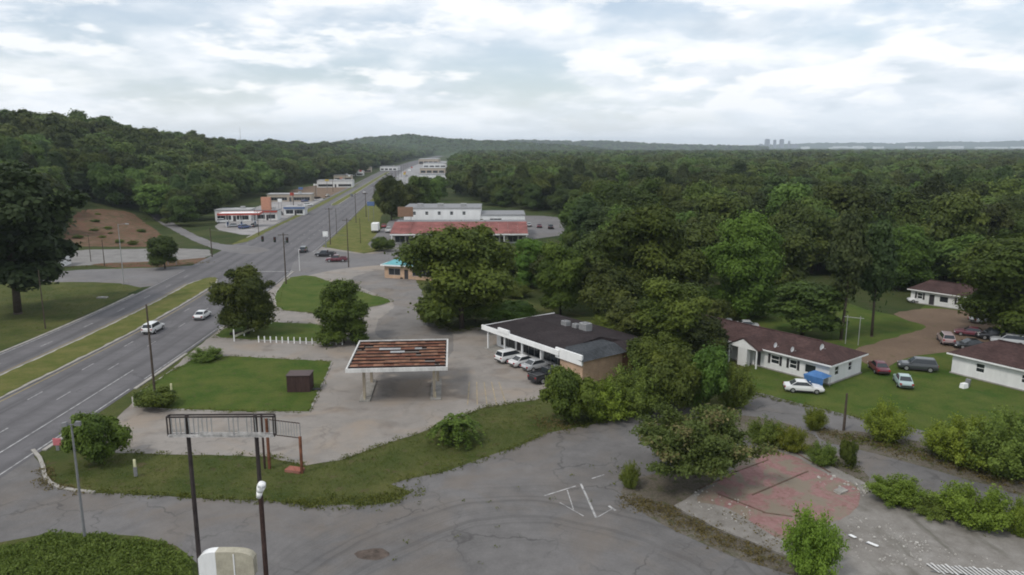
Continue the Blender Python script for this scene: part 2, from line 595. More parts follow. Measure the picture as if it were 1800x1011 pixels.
def sheet(name, pts, z, mat, px=True, drape=False, thick=0.0, jit=0.12, step=1.4, rounded=1, parent=None, kind='structure', label=None):
    SHEET_SEED[0] += 1
    rng = random.Random(SHEET_SEED[0])
    if px: pts = [(GD(*p)[:2] if drape else G(*p)) for p in pts]
    if rounded: pts = round_corners(pts, rounded)
    pts = refine(pts, step, jit, rng)
    me = bpy.data.meshes.new(name)
    if drape:
        xs = [p[0] for p in pts]; ys = [p[1] for p in pts]
        vv = [Vector(p) for p in pts]
        n = len(vv)
        ed = [(i, (i + 1) % n) for i in range(n)]
        sp = max(2.5, (max(ys) - min(ys)) / 60)
        gx = min(xs)
        while gx < max(xs):
            gy = min(ys)
            while gy < max(ys):
                vv.append(Vector((gx + rng.uniform(-.5, .5), gy + rng.uniform(-.5, .5))))
                gy += sp
            gx += sp
        r = geometry.delaunay_2d_cdt(vv, ed, [list(range(n))], 1, 1e-4)
        vco, fco = r[0], r[2]
        me.from_pydata([(p.x, p.y, height(p.x, p.y) + 0.045 + z * min(1.0, height(p.x, p.y) / 2.0)) for p in vco], [], [list(f) for f in fco])
        bm = bmesh.new(); bm.from_mesh(me)
        bmesh.ops.recalc_face_normals(bm, faces=bm.faces)
    else:
        bm = bmesh.new()
        vs_ = [bm.verts.new((p[0], p[1], z)) for p in pts]
        f = bm.faces.new(vs_)
        if thick:
            r = bmesh.ops.extrude_face_region(bm, geom=[f])
            vv = [e for e in r['geom'] if isinstance(e, bmesh.types.BMVert)]
            bmesh.ops.translate(bm, verts=vv, vec=(0, 0, -thick))
        bmesh.ops.recalc_face_normals(bm, faces=bm.faces)
        bmesh.ops.triangulate(bm, faces=bm.faces)
    bm.normal_update()
    if not thick:
        for f in bm.faces:
            if f.normal.z < 0: f.normal_flip()
    bm.to_mesh(me); bm.free()
    me.materials.append(mat)
    o = link_mesh(name, me, parent)
    if parent is None: tag(o, kind=kind)
    if label: o['label'] = label
    return o


def strip(name, ys, xl, xr, z, mat, parent=None, thick=0.0, uv=True):
    """a band along the highway between x = xl(y) and x = xr(y)"""
    vs_, fs_, uvs = [], [], []
    for y in ys:
        a, b = xl(y), xr(y)
        vs_ += [(a, y, z), (b, y, z)]
        uvs += [(0.0 if not uv else b - a, y), (0.0, y)]
    n = len(ys)
    fs_ = [(2 * i, 2 * i + 1, 2 * i + 3, 2 * i + 2) for i in range(n - 1)]
    if thick:
        k = len(vs_)
        vs_ += [(p[0], p[1], p[2] - thick) for p in vs_]
        uvs += uvs
        for i in range(n - 1):
            fs_.append((2 * i, 2 * i + 2, 2 * i + 2 + k, 2 * i + k))
            fs_.append((2 * i + 1, 2 * i + 1 + k, 2 * i + 3 + k, 2 * i + 3))
        fs_ += [(0, k, k + 1, 1), (2 * n - 2, 2 * n - 1, k + 2 * n - 1, k + 2 * n - 2)]
    me = bpy.data.meshes.new(name)
    me.from_pydata(vs_, [], fs_)
    l = me.uv_layers.new(name='UVMap')
    for lp in me.loops: l.data[lp.index].uv = uvs[lp.vertex_index]
    me.materials.append(mat)
    o = link_mesh(name, me, parent)
    if parent is None: tag(o, kind='structure')
    return o


def ranged(a, b, s):
    n = max(2, int((b - a) / s) + 1)
    return [a + (b - a) * i / (n - 1) for i in range(n)]


# ground: one sheet out to the horizon, fine near the place, coarse far away
def build_ground():
    def axis(lo, hi, step, far_lo, far_hi):
        a = list(np.arange(lo, hi + 0.1, step))
        s, x = step, hi
        while x < far_hi:
            s *= 1.22; x = min(far_hi, x + s); a.append(x)
        s, x = step, lo
        while x > far_lo:
            s *= 1.22; x = max(far_lo, x - s); a.insert(0, x)
        return a
    xs = axis(-420, 240, 5.0, -11500, 11500)
    ys = axis(-40, 860, 5.0, -3000, 11500)
    vs_ = [(x, y, height(x, y)) for y in ys for x in xs]
    w = len(xs)
    fs_ = [(j * w + i, j * w + i + 1, (j + 1) * w + i + 1, (j + 1) * w + i) for j in range(len(ys) - 1) for i in range(w - 1)]
    me = bpy.data.meshes.new('ground')
    me.from_pydata(vs_, [], fs_)
    me.polygons.foreach_set('use_smooth', [True] * len(me.polygons))
    me.materials.append(M_WOODFLOOR)
    tag(link_mesh('ground', me), kind='structure')


build_ground()

# verges and lawns (grass sheets just above the ground)
sheet('grass_verge', [(-110, -30), (-76, -30), (-76, 110), (-79.5, 150), (-84, 188), (-100, 185), (-118, 150)], 0.012, M_VERGE, px=False, jit=0.3)
sheet('grass_bank', [(-47, -30), (-47.6, 70), (-48.6, 108), (-54, 180), (-62, 250), (-40, 235), (-20, 180), (10, 130), (30, 118), (70, 60), (60, -30)], 0.012, M_VERGE, px=False, jit=0.3)
sheet('grass_verge', [(555, 436), (590, 410), (632, 372), (655, 345), (676, 330), (690, 345), (662, 395), (690, 428), (645, 447)], 0.02, M_MEDIAN, jit=0.3)
sheet('grass_lawn', [(1300, 700), (1325, 640), (1260, 600), (1240, 570), (1330, 500), (1420, 490), (1500, 540), (1600, 560), (1660, 500), (1800, 520), (2100, 600), (2300, 900), (1800, 800), (1560, 745)], 0.02, M_LAWN, jit=0.3)

# pavements
M_LOT = asphalt('asphalt_lot', (0.146, 0.139, 0.136), 0.26, 0.8, 0.45, [(1.5, 41.5, 17.0)])
lot = sheet('parking_lot', [(-60, 876), (40, 862), (80, 860), (160, 866), (300, 873), (500, 884), (560, 889), (640, 890), (690, 884), (724, 866), (688, 852), (800, 824),
                            (900, 790), (962, 762), (1100, 736), (1180, 714), (1290, 722), (1330, 690), (1400, 708), (1500, 733), (1600, 752), (1800, 800), (2150, 900),
                            (2500, 1400), (-400, 1400)], 0.03, M_LOT, jit=0.22, rounded=0)
apron = sheet('filling_station_apron', [(150, 790), (200, 742), (228, 714), (345, 611), (425, 551), (478, 502), (522, 450), (560, 433), (640, 446), (700, 436), (720, 470), (735, 505),
                                        (760, 560), (800, 582), (862, 572), (1100, 604), (1090, 660), (1012, 674), (960, 700), (850, 717), (780, 746), (600, 809), (535, 819), (470, 803), (215, 797)],
              0.034, M_APRON, jit=0.15, rounded=0)
sheet('side_street', [(520, 455), (560, 437), (640, 448), (704, 440), (716, 462), (600, 472), (548, 483), (503, 493)], 0.044, M_STREET, jit=0.15, rounded=1)
sheet('access_drive', [(598, 496), (660, 474), (722, 476), (738, 508), (764, 562), (800, 588), (790, 640), (720, 610), (656, 592), (664, 562), (702, 535), (640, 508)], 0.044,
      asphalt('asphalt_worn', (0.185, 0.172, 0.162), 0.24, 0.6, 0.5, None, False, True), jit=0.3, rounded=2)
sheet('side_lot', [(30, 496), (90, 476), (330, 469), (375, 458), (425, 440), (470, 426), (400, 453), (330, 480), (258, 508), (200, 496)], 0.022, M_STREET, jit=0.2)
sheet('concrete_lot', [(95, 440), (365, 436), (374, 452), (290, 461), (200, 464), (95, 470)], 0.03, plain('concrete_pale', (0.21, 0.20, 0.19), 0.9, 0.2, 0.2, 0.3), jit=0.2)
sheet('dirt_strip', [(150, 464), (290, 459), (375, 452), (378, 459), (300, 469), (200, 471)], 0.036, M_BANK, jit=0.2)
sheet('dirt_bank', [(110, 433), (118, 395), (140, 372), (180, 369), (232, 374), (262, 396), (292, 420), (285, 434), (200, 434)], 0.35, M_BANK, drape=True, jit=0.5)
sheet('hill_street', [(480, 440), (446, 432), (385, 430), (340, 412), (298, 388), (272, 371), (250, 366), (266, 382), (302, 404), (340, 424), (385, 441), (440, 448)], 0.42, M_STREET, drape=True, jit=0.3)
sheet('forecourt_lot', [(372, 402), (395, 385), (470, 357), (500, 350), (560, 345), (572, 352), (510, 384), (462, 404), (440, 416)], 0.03, plain('concrete_forecourt', (0.30, 0.285, 0.28), 0.9, 0.2, 0.22, 0.2), jit=0.2)
sheet('dirt_lot', [(500, 349), (515, 332), (585, 322), (625, 322), (600, 338), (572, 350)], 0.03, M_DIRT, jit=0.4)
sheet('roadside_grass', [(572, 352), (610, 333), (640, 318), (650, 312), (628, 326), (590, 348), (545, 372), (475, 404), (440, 424), (400, 432), (442, 415), (510, 384)], 0.05, M_MEDIAN, jit=0.3)
sheet('mall_lot', [(640, 436), (668, 405), (690, 384), (780, 378), (1000, 380), (1015, 410), (905, 425), (700, 436)], 0.026, M_STREET, jit=0.2)
sheet('commercial_strip_lot', [(690, 312), (722, 292), (745, 283), (792, 283), (800, 320), (745, 334), (715, 330)], 0.03, plain('concrete_far', (0.27, 0.265, 0.265), 0.9, 0.2, 0.2, 0.05), jit=0.4)
sheet('dirt_road', [(1566, 550), (1640, 541), (1730, 550), (1790, 578), (1830, 610), (1740, 622), (1690, 618), (1640, 622), (1590, 630), (1552, 650), (1512, 636), (1498, 614), (1556, 598), (1615, 582), (1632, 574), (1590, 562)], 0.028, M_DIRT, jit=0.3)

# highway
hw = strip('highway', ranged(-100, 2550, 5), lambda y: road_l(y), lambda y: road_r(y), 0.040, M_ROAD)


def median(y0, y1, a, b):
    def t(y): return min(1.0, math.sqrt(max(0.0, min(y - y0, y1 - y)) / 9.0))
    mid = (a + b) / 2
    hw_ = (b - a) / 2
    nn = lambda y, k: 0.12 * math.sin(y * 1.7 + k) + 0.08 * math.sin(y * 0.63 + 2 * k)
    strip('kerb', ranged(y0, y1, 3), lambda y: road_l(y) + mid - (hw_ + 0.45) * t(y), lambda y: road_l(y) + mid + (hw_ + 0.45) * t(y), 0.15, M_KERB, thick=0.11)
    strip('median_grass', ranged(y0 + 0.5, y1 - 0.5, 1.5), lambda y: road_l(y) + mid - hw_ * t(y) + nn(y, 0), lambda y: road_l(y) + mid + hw_ * t(y) + nn(y, 2), 0.19, M_MEDIAN, thick=0.1)


median(-100, 168, 7.6, 13.2)
median(380, 900, 9.8, 13.2)
for y0, y1 in ((-100, 50), (69, 78), (88, 104), (118, 150), (166, 176)):
    strip('kerb', ranged(y0, y1, 2), lambda y: road_r(y) - 0.05, lambda y: road_r(y) + 0.38, 0.14, M_KERB, thick=0.14)
for y0, y1 in ((-100, 148), (244, 420)):
    strip('kerb', ranged(y0, y1, 3), lambda y: road_l(y) - 0.40, lambda y: road_l(y) + 0.05, 0.13, M_KERB, thick=0.13)


def line(name, y0, y1, off, w, mat, ref=road_r):
    strip(name, ranged(y0, y1, 4), lambda y: ref(y) + off - w / 2, lambda y: ref(y) + off + w / 2, 0.046, mat, parent=hw)


line('edge_line', -100, 88, -0.55, 0.16, M_WHITE_LINE)
line('edge_line', 92, 178, -0.55, 0.13, M_WHITE_LINE)
line('lane_line', -100, 96, -3.9, 0.15, M_WHITE_LINE)
line('edge_line', 210, 900, -0.8, 0.14, M_WHITE_LINE)
line('edge_line', -100, 178, 0.45, 0.14, M_WHITE_LINE, road_l)
line('edge_line', 230, 900, 0.6, 0.14, M_WHITE_LINE, road_l)
line('median_line', -100, 160, 14.2, 0.12, M_YELLOW_LINE, road_l)
line('median_line', -100, 160, 6.6, 0.12, M_YELLOW_LINE, road_l)
for off, ref in ((-7.4, road_r), (-10.9, road_r), (3.6, road_l)):
    y = 48.0
    while y < 420:
        if not 178 < y < 214: line('lane_dash', y, y + 3.0, off, 0.13, M_WHITE_LINE, ref)
        y += 12.0
line('stop_line', 176.0, 176.5, -6.5, 11.0, M_WHITE_LINE)

# mouth of the near lot on the highway, with a curved kerb round the grass corner
sheet('road_junction', [(-140, 930), (-140, 850), (-40, 800), (30, 790), (54, 797), (70, 814), (76, 838), (98, 858), (165, 868), (150, 884), (40, 910)], 0.036, M_LOT, jit=0.08, rounded=1)
kb = MB()
kp = [G(*p) for p in [(58, 792), (70, 806), (76, 822), (79, 838), (88, 850), (104, 858), (130, 863), (166, 867)]]
for a_, b_ in zip(kp[:-1], kp[1:]): kb.bar((a_[0], a_[1], 0.08), (b_[0], b_[1], 0.08), 0.34, 0.16)
tag(kb.build('kerb', M_KERB), kind='structure')

# grass islands of the old filling station, kerbed
for nm, pts, m in (('lawn_island', [(342, 633), (372, 628), (410, 628), (583, 637), (543, 725), (400, 724), (330, 721), (236, 716), (234, 699), (300, 654)], M_LAWN),
                   ('tree_island', [(376, 594), (395, 578), (428, 563), (470, 567), (575, 572), (601, 600), (560, 602), (455, 599)], M_LAWN),
                   ('grass_island', [(488, 546), (482, 520), (505, 489), (545, 484), (592, 500), (640, 516), (694, 530), (655, 541), (560, 552)], M_LAWN)):
    c = [G(*p) for p in pts]
    cx = sum(p[0] for p in c) / len(c); cy_ = sum(p[1] for p in c) / len(c)
    grow = [(p[0] + (p[0] - cx) / max(1, math.hypot(p[0] - cx, p[1] - cy_)) * 0.18, p[1] + (p[1] - cy_) / max(1, math.hypot(p[0] - cx, p[1] - cy_)) * 0.18) for p in c]
    sheet('kerb', grow, 0.115, M_KERB, px=False, thick=0.11, jit=0.04, rounded=0 if nm == 'lawn_island' else 1)
    sheet(nm, c, 0.15, m, px=False, thick=0.1, jit=0.16, step=0.8, rounded=0 if nm == 'lawn_island' else 1)
sheet('thicket_ground', [(-150, 985), (0, 955), (90, 938), (200, 940), (300, 956), (348, 990), (352, 1030), (330, 1150), (-200, 1300)], 0.10, M_VERGE, thick=0.1, jit=0.25)

# far ridges: rolling, wooded, real distance and height
RIDGES = []


def ridge(name, crest, dist, depth, bump):
    rng = random.Random(int(dist))
    us = np.arange(crest[0][0], crest[-1][0] + 1, 3.0)
    vs_, fs_ = [], []
    prof = [(-0.5, 0.0), (-0.35, 0.35), (-0.2, 0.72), (-0.08, 0.95), (0.0, 1.0), (0.12, 0.93), (0.3, 0.55), (0.5, 0.0)]
    k = len(prof)
    for u in us:
        v = float(np.interp(u, [c[0] for c in crest], [c[1] for c in crest]))
        top = CAM_H + (HORIZON - v) / F_PX * dist
        dx = (u - 900) / F_PX
        for q, h in prof:
            d = dist + q * depth 
            vs_.append((dx * d, d, max(-4.0, (top + 4) * h - 4 + (rng.uniform(-bump, bump) if h > 0 else 0))))
    for i in range(len(us) - 1):
        for j in range(k - 1):
            fs_.append((i * k + j, i * k + j + 1, (i + 1) * k + j + 1, (i + 1) * k + j))
    me = bpy.data.meshes.new(name)
    me.from_pydata(vs_, [], fs_)
    me.materials.append(M_FARWOOD)
    me.polygons.foreach_set('use_smooth', [True] * len(me.polygons))
    tag(link_mesh(name, me), kind='structure')
    RIDGES.append((crest, dist, depth, prof))


def far_wood_mat():
    t = NT('far_wood', 0.95, 0.05)
    a = t.noise(0.012, 5, 0.6)
    b = t.noise(0.06, 4, 0.7)
    f = t.math('ADD', t.math('MULTIPLY', a, 0.5), t.math('MULTIPLY', b, 0.5))
    t.color(t.ramp(f, [(0.35, (0.020, 0.034, 0.012)), (0.68, (0.056, 0.082, 0.026))]))
    t.bump(b, 0.8, 6.0)
    return t.m


M_FARWOOD = far_wood_mat()
ridge('distant_hills', [(520, 262), (600, 250), (650, 243), (690, 240), (722, 237), (745, 240), (790, 245), (850, 248), (930, 252), (1000, 256), (1060, 262)], 3000, 900, 1)
ridge('distant_hills', [(760, 262), (850, 250), (930, 249), (1000, 251), (1060, 250), (1110, 253), (1180, 256), (1260, 258), (1340, 260)], 5200, 1200, 1)
ridge('distant_hills', [(1180, 259), (1300, 256), (1420, 252), (1480, 251), (1560, 252), (1640, 249), (1720, 250), (1800, 247), (1900, 249), (2000, 255)], 10200, 900, 8)


# ------------------------------------------------------------------ vegetation
def inside(poly, x, y):
    c = False
    n = len(poly)
    j = n - 1
    for i in range(n):
        xi, yi = poly[i]; xj, yj = poly[j]
        if (yi > y) != (yj > y) and x < (xj - xi) * (y - yi) / (yj - yi) + xi: c = not c
        j = i
    return c


def leaves_to_mesh(name, P, Nn, size, tint, mat, aspect=1.5, rng=None):
    n = len(P)
    Nn = Nn / np.linalg.norm(Nn, axis=1, keepdims=True)
    r = rng.normal(size=(n, 3))
    T = np.cross(Nn, r); T /= np.linalg.norm(T, axis=1, keepdims=True) + 1e-9
    B = np.cross(Nn, T)
    s = size[:, None]
    V = np.empty((n, 4, 3))
    V[:, 0] = P - T * s * 0.5 * aspect
    V[:, 1] = P - B * s * 0.5 + Nn * s * 0.10
    V[:, 2] = P + T * s * 0.5 * aspect
    V[:, 3] = P + B * s * 0.5 + Nn * s * 0.10
    me = bpy.data.meshes.new(name)
    me.vertices.add(n * 4)
    me.vertices.foreach_set('co', V.reshape(-1))
    me.loops.add(n * 4)
    me.loops.foreach_set('vertex_index', np.arange(n * 4, dtype=np.int32))
    me.polygons.add(n)
    me.polygons.foreach_set('loop_start', np.arange(0, n * 4, 4, dtype=np.int32))
    a = me.attributes.new('leaf', 'FLOAT', 'POINT')
    a.data.foreach_set('value', np.repeat(np.clip(tint, 0, 1), 4).astype(np.float32))
    me.materials.append(mat)
    me.update(calc_edges=True)
    me.validate()
    return me


def crown(name, seed, n, leaf, R, z0, z1, nl, mat, lobe=0.46, flat=1.0, outward=0.85, cone=0.0, skirt=0.0, low=0):
    rng = np.random.default_rng(seed)
    cz, hz = (z0 + z1) / 2, (z1 - z0) / 2
    C, Rr = [], []
    C.append((0, 0, cz)); Rr.append((R * 0.62, R * 0.62, hz * 0.66))
    for i in range(nl):
        d = rng.normal(size=3); d /= np.linalg.norm(d)
        d[2] = d[2] * 0.9 + 0.12
        k = rng.uniform(0.48, 0.86)
        z = cz + d[2] * hz * k
        shrink = 1.0 - cone * max(0.0, (z - z0) / (z1 - z0))
        r = R * lobe * rng.uniform(0.45, 1.35)
        C.append((d[0] * R * k * shrink, d[1] * R * k * shrink, z))
        Rr.append((r * (0.5 + 0.5 * shrink), r * (0.5 + 0.5 * shrink), min(r * flat, hz * 0.6)))
    for i in range(low):
        a = rng.uniform(0, 6.28); k = rng.uniform(0.35, 0.72); r = R * lobe * rng.uniform(0.8, 1.25)
        C.append((math.cos(a) * R * k, math.sin(a) * R * k, z0 + (z1 - z0) * rng.uniform(0.08, 0.26))); Rr.append((r, r, r * 0.8))
    C, Rr = np.array(C), np.array(Rr)
    lt = rng.random(len(C))
    w = Rr[:, 0] * Rr[:, 2]; w[0] *= 0.5
    m = int(n * 1.9)
    li = rng.choice(len(C), m, p=w / w.sum())
    D = rng.normal(size=(m, 3)); D /= np.linalg.norm(D, axis=1, keepdims=True)
    D[:, 2] = np.where((D[:, 2] < -0.2) & (rng.random(m) < 0.6), -D[:, 2], D[:, 2])
    ph = rng.uniform(0, 6.28, (len(C), 3))
    wob = 0.16 * np.sin(D[:, 0] * 5.2 + ph[li, 0]) * np.sin(D[:, 1] * 4.7 + ph[li, 1]) + 0.10 * np.sin(D[:, 2] * 8.3 + D[:, 0] * 6.1 + ph[li, 2])
    rad = 1.0 + wob - np.abs(rng.normal(size=m)) * 0.14 + (rng.random(m) < 0.16) * rng.random(m) ** 2 * 0.55
    P = C[li] + D * Rr[li] * rad[:, None]
    keep = np.ones(m, bool)
    for j in range(len(C)):
        q = (((P - C[j]) / Rr[j]) ** 2).sum(1)
        keep &= ~((q < 0.62) & (li != j) & (rng.random(m) < 0.9))
    keep &= P[:, 2] > max(0.02, z0 - 0.4 * hz * (1 - skirt)) if skirt < 1 else P[:, 2] > 0.03
    idx = np.nonzero(keep)[0][:n]
    P, D, li = P[idx], D[idx], li[idx]
    Nn = D / Rr[li] * Rr[li].mean(1, keepdims=True)
    Nn = Nn * outward + rng.normal(size=P.shape) * 0.36
    Nn[:, 2] += 0.25
    size = leaf * rng.uniform(0.6, 1.45, len(P))
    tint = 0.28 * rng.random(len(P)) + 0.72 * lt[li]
    # inner fill keeps the crown closed
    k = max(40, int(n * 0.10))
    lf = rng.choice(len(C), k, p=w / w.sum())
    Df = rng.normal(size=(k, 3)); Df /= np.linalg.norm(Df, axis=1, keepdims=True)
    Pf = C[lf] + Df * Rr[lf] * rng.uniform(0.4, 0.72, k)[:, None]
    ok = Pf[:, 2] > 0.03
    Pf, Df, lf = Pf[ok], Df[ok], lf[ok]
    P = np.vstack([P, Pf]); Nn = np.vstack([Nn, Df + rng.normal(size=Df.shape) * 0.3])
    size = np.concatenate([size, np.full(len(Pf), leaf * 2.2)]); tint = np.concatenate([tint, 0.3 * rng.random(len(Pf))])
    me = leaves_to_mesh(name, P, Nn, size, tint, mat, 1.5, rng)
    return me, C


def spray(name, seed, nst, per, leaf, R, H, mat, umbrella=0.0):
    """a many-stemmed ragged bush: leaves strung along arching stems"""
    rng = np.random.default_rng(seed)
    P, Nn, sz, tint, tips = [], [], [], [], [(0, 0, H * 0.3)]
    for s in range(nst):
        a = rng.uniform(0, 6.28); l = math.sqrt(rng.random())
        d = np.array([math.cos(a), math.sin(a), 0.0])
        b = d * R * 0.30 * rng.random()
        hh = H * (rng.uniform(0.45, 1.05) * (1.0 - 0.42 * l * l) if not umbrella else rng.uniform(0.55, 1.0) * (1.0 - 0.30 * l))
        reach = R * l * rng.uniform(0.7, 1.08)
        t = rng.uniform(0.12, 1.0, per) ** (0.8 if not umbrella else 0.30)
        pos = b + d * (reach * t ** 1.3)[:, None]
        pos[:, 2] = hh * (t - 0.22 * l * t * t) / (1 - 0.22 * l)
        w = (0.16 + 0.10 * (1 - t)) * R * (0.8 if not umbrella else 1.0)
        off = rng.normal(size=(per, 3)) * w[:, None] * 0.5
        if umbrella: off[:, 2] *= 0.30
        pos += off
        n_ = rng.normal(size=(per, 3)) * 0.6 + d * 0.35
        n_[:, 2] += 0.6
        P.append(pos); Nn.append(n_); sz.append(leaf * rng.uniform(0.55, 1.4, per)); tint.append(0.5 * rng.random() + 0.3 * rng.random(per) + 0.2 * t)
        if s < 9: tips.append(tuple(b + d * reach * 0.8 + np.array([0, 0, hh * 0.8])))
    P = np.vstack(P); P[:, 2] = np.maximum(P[:, 2], 0.03)
    return leaves_to_mesh(name, P, np.vstack(Nn), np.concatenate(sz), np.concatenate(tint), mat, 1.7, rng), tips


def make_spray(key, seed, nst, per, leaf, R, H, mat, umbrella=0.0):
    me, tips = spray('crown_' + key, seed, nst, per, leaf, R, H, mat, umbrella)
    PROTO[key] = (me, trunk_mesh('trunk_' + key, seed, tips, H, 0.05, limbs=8))


def trunk_mesh(name, seed, C, h, r, base=-0.4, limbs=5):
    rng = random.Random(seed)
    mb = MB()
    bx, by = rng.uniform(-.25, .25), rng.uniform(-.25, .25)
    pts = [(0, 0, base), (0, 0, 0.15), (bx, by, h * 0.33), (bx * 1.5, by * 1.5, h * 0.62)]
    mb.chain(pts, [r * 1.35, r, r * 0.72, r * 0.4], 8)
    for c in list(C)[1:1 + limbs]:
        t = rng.uniform(0.2, 0.45)
        p0 = (bx * 0.9, by * 0.9, h * t)
        p1 = ((c[0] + p0[0]) / 2, (c[1] + p0[1]) / 2, (c[2] * 0.55 + p0[2] * 0.45))
        mb.chain([p0, p1, tuple(c)], [r * 0.45, r * 0.28, r * 0.1], 6)
    return mb.mesh(name, M_BARK, True)


PROTO = {}


def make_proto(key, seed, n, leaf, R, z0, z1, nl, mat, tr=0.28, **kw):
    me, C = crown('crown_' + key, seed, n, leaf, R, z0, z1, nl, mat, **kw)
    PROTO[key] = (me, trunk_mesh('trunk_' + key, seed, C, z1, tr))


# nominal tree: crown radius 5.5 m, 14 m tall
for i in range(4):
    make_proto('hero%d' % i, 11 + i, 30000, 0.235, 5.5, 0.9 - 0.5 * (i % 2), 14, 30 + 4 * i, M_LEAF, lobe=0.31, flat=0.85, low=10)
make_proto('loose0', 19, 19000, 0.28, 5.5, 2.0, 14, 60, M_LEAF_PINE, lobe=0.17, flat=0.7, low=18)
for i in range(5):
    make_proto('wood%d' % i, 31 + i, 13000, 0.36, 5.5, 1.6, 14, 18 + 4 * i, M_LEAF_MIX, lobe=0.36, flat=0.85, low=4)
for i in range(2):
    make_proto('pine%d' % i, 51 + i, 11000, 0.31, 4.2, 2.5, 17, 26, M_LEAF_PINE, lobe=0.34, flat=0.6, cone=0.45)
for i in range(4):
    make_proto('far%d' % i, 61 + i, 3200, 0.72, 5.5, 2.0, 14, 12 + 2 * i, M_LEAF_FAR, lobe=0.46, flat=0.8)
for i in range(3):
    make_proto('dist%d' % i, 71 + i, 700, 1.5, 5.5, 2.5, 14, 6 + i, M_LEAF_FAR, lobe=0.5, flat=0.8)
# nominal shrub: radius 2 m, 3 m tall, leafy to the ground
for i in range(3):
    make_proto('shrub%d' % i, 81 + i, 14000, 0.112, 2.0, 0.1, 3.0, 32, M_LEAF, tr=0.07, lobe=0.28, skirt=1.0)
    make_spray('bright%d' % i, 91 + i, 80, 260, 0.085, 2.0, 3.0, M_LEAF_BRIGHT)
for i in range(2):
    make_spray('weedy%d' % i, 96 + i, 90, 240, 0.082, 2.0, 3.0, M_LEAF_WEED)
make_spray('mimosa0', 99, 62, 620, 0.085, 2.6, 3.4, M_LEAF_MIMOSA, 1.0)


def tree(key, x, y, sx, sz, rz, label=None, cat='tree', name='broadleaf_tree', group=None, z=None, sy=None):
    """a tree or shrub of its own: trunk and crown under one root"""
    o = empty(name, (x, y, height(x, y) if z is None else z), rz, label, cat, group)
    o.scale = (sx, sy or sx, sz)
    link_mesh('trunk', PROTO[key][1], o)
    link_mesh('crown', PROTO[key][0], o)
    return o


def tree_px(key, u, v, width_px, height_px, label, cat='tree', name='broadleaf_tree', rz=None, group=None, R=5.5, Ht=14.0, z=0.0):
    x, y = G(u, v, z)
    ppm = F_PX / math.hypot(y, CAM_H)
    k = math.cos(math.atan2(CAM_H - z, y))                     # heights foreshorten when seen from above
    return tree(key, x, y, width_px / ppm / 2 / R, height_px / ppm / k / Ht, rz if rz is not None else random.uniform(0, 6.28), label, cat, name, group, z)


S = dict(R=2.0, Ht=3.0, cat='shrub', name='shrub')
tree_px('loose0', 32, 552, 262, 282, 'huge dark tree on the grass verge at the far left edge', rz=0.5)
tree_px('hero0', 437, 588, 108, 118, 'leaning bushy tree on the highway edge beside the white fence', rz=1.0)
tree_px('hero1', 604, 603, 98, 106, 'round dense dark tree behind the rusty canopy', rz=2.2)
tree_px('hero2', 812, 578, 190, 186, 'large spreading tree in front of the red-roofed row of shops', rz=0.3)
tree_px('shrub0', 172, 816, 100, 82, 'round dark bush on the grass corner beside the highway', **S)
tree_px('shrub1', 276, 716, 74, 30, 'low dark bush at the foot of the utility pole by the lawn', **S)
tree_px('weedy0', 365, 633, 60, 22, 'low yellowish bush on the near edge of the driveway', **S)
tree_px('wood2', 290, 472, 58, 56, 'small tree behind the white sign left of the highway')
tree_px('shrub2', 672, 441, 46, 24, 'low bush on the grass in front of the red-roofed shops', **S)
# trees between the highway and the shops
for i, (u, v, w, h) in enumerate(((688, 388, 50, 82), (712, 380, 48, 62), (735, 376, 50, 66), (757, 372, 44, 56), (770, 352, 34, 44), (672, 372, 30, 40))):
    tree_px('wood%d' % (i % 5), u, v, w, h, ['tallest dark tree right beside the highway beyond the box truck', 'dark tree behind the brown shop sign', 'dark tree behind the left end of the white building',
            'tree behind the middle of the white building roof', 'small tree below the far commercial buildings', 'small tree on the highway edge left of the tallest dark tree'][i])
# the belt of trees between the shops and the low houses
belt = [('hero1', 932, 505, 66, 82, 'grey-green tree just right of the large spreading tree'), ('hero0', 985, 553, 92, 128, 'slender tree behind the flat roof of the brick store'),
        ('wood3', 1060, 520, 110, 110, 'broad dark tree left of the tall middle trees'), ('hero2', 1138, 560, 160, 205, 'tallest tree of the belt behind the brick store'),
        ('pine0', 1052, 465, 84, 92, 'dark tree at the back left of the belt'), ('wood1', 1225, 520, 110, 140, 'dark tree in the middle of the belt'),
        ('hero3', 1300, 560, 130, 170, 'tall tree behind the left end of the long brown-roofed house'), ('wood0', 1365, 520, 110, 130, 'tree at the back of the clearing behind the long house'),
        ('hero0', 1180, 628, 140, 138, 'bright green tree hanging over the right end of the brick store'), ('wood4', 1110, 612, 90, 90, 'bushy tree touching the rear roof corner of the brick store'),
        ('pine1', 1478, 598, 110, 196, 'dark conifer behind the long house, left of a pair'), ('pine0', 1532, 592, 104, 180, 'dark conifer behind the long house, right of a pair'),
        ('wood2', 1410, 590, 120, 92, 'low spreading tree behind the middle of the long house roof'), ('hero2', 1790, 595, 190, 186, 'big light green tree at the right edge above the parked cars'),
        ('wood3', 1238, 640, 80, 78, 'tree in front of the left end of the long house'), ('wood1', 1690, 500, 110, 90, 'dark tree behind the small far house'),
        ('hero3', 1580, 508, 110, 104, 'dark tree left of the small far house')]
for key, u, v, w, h, lab in belt: tree_px(key, u, v, w, h, lab)
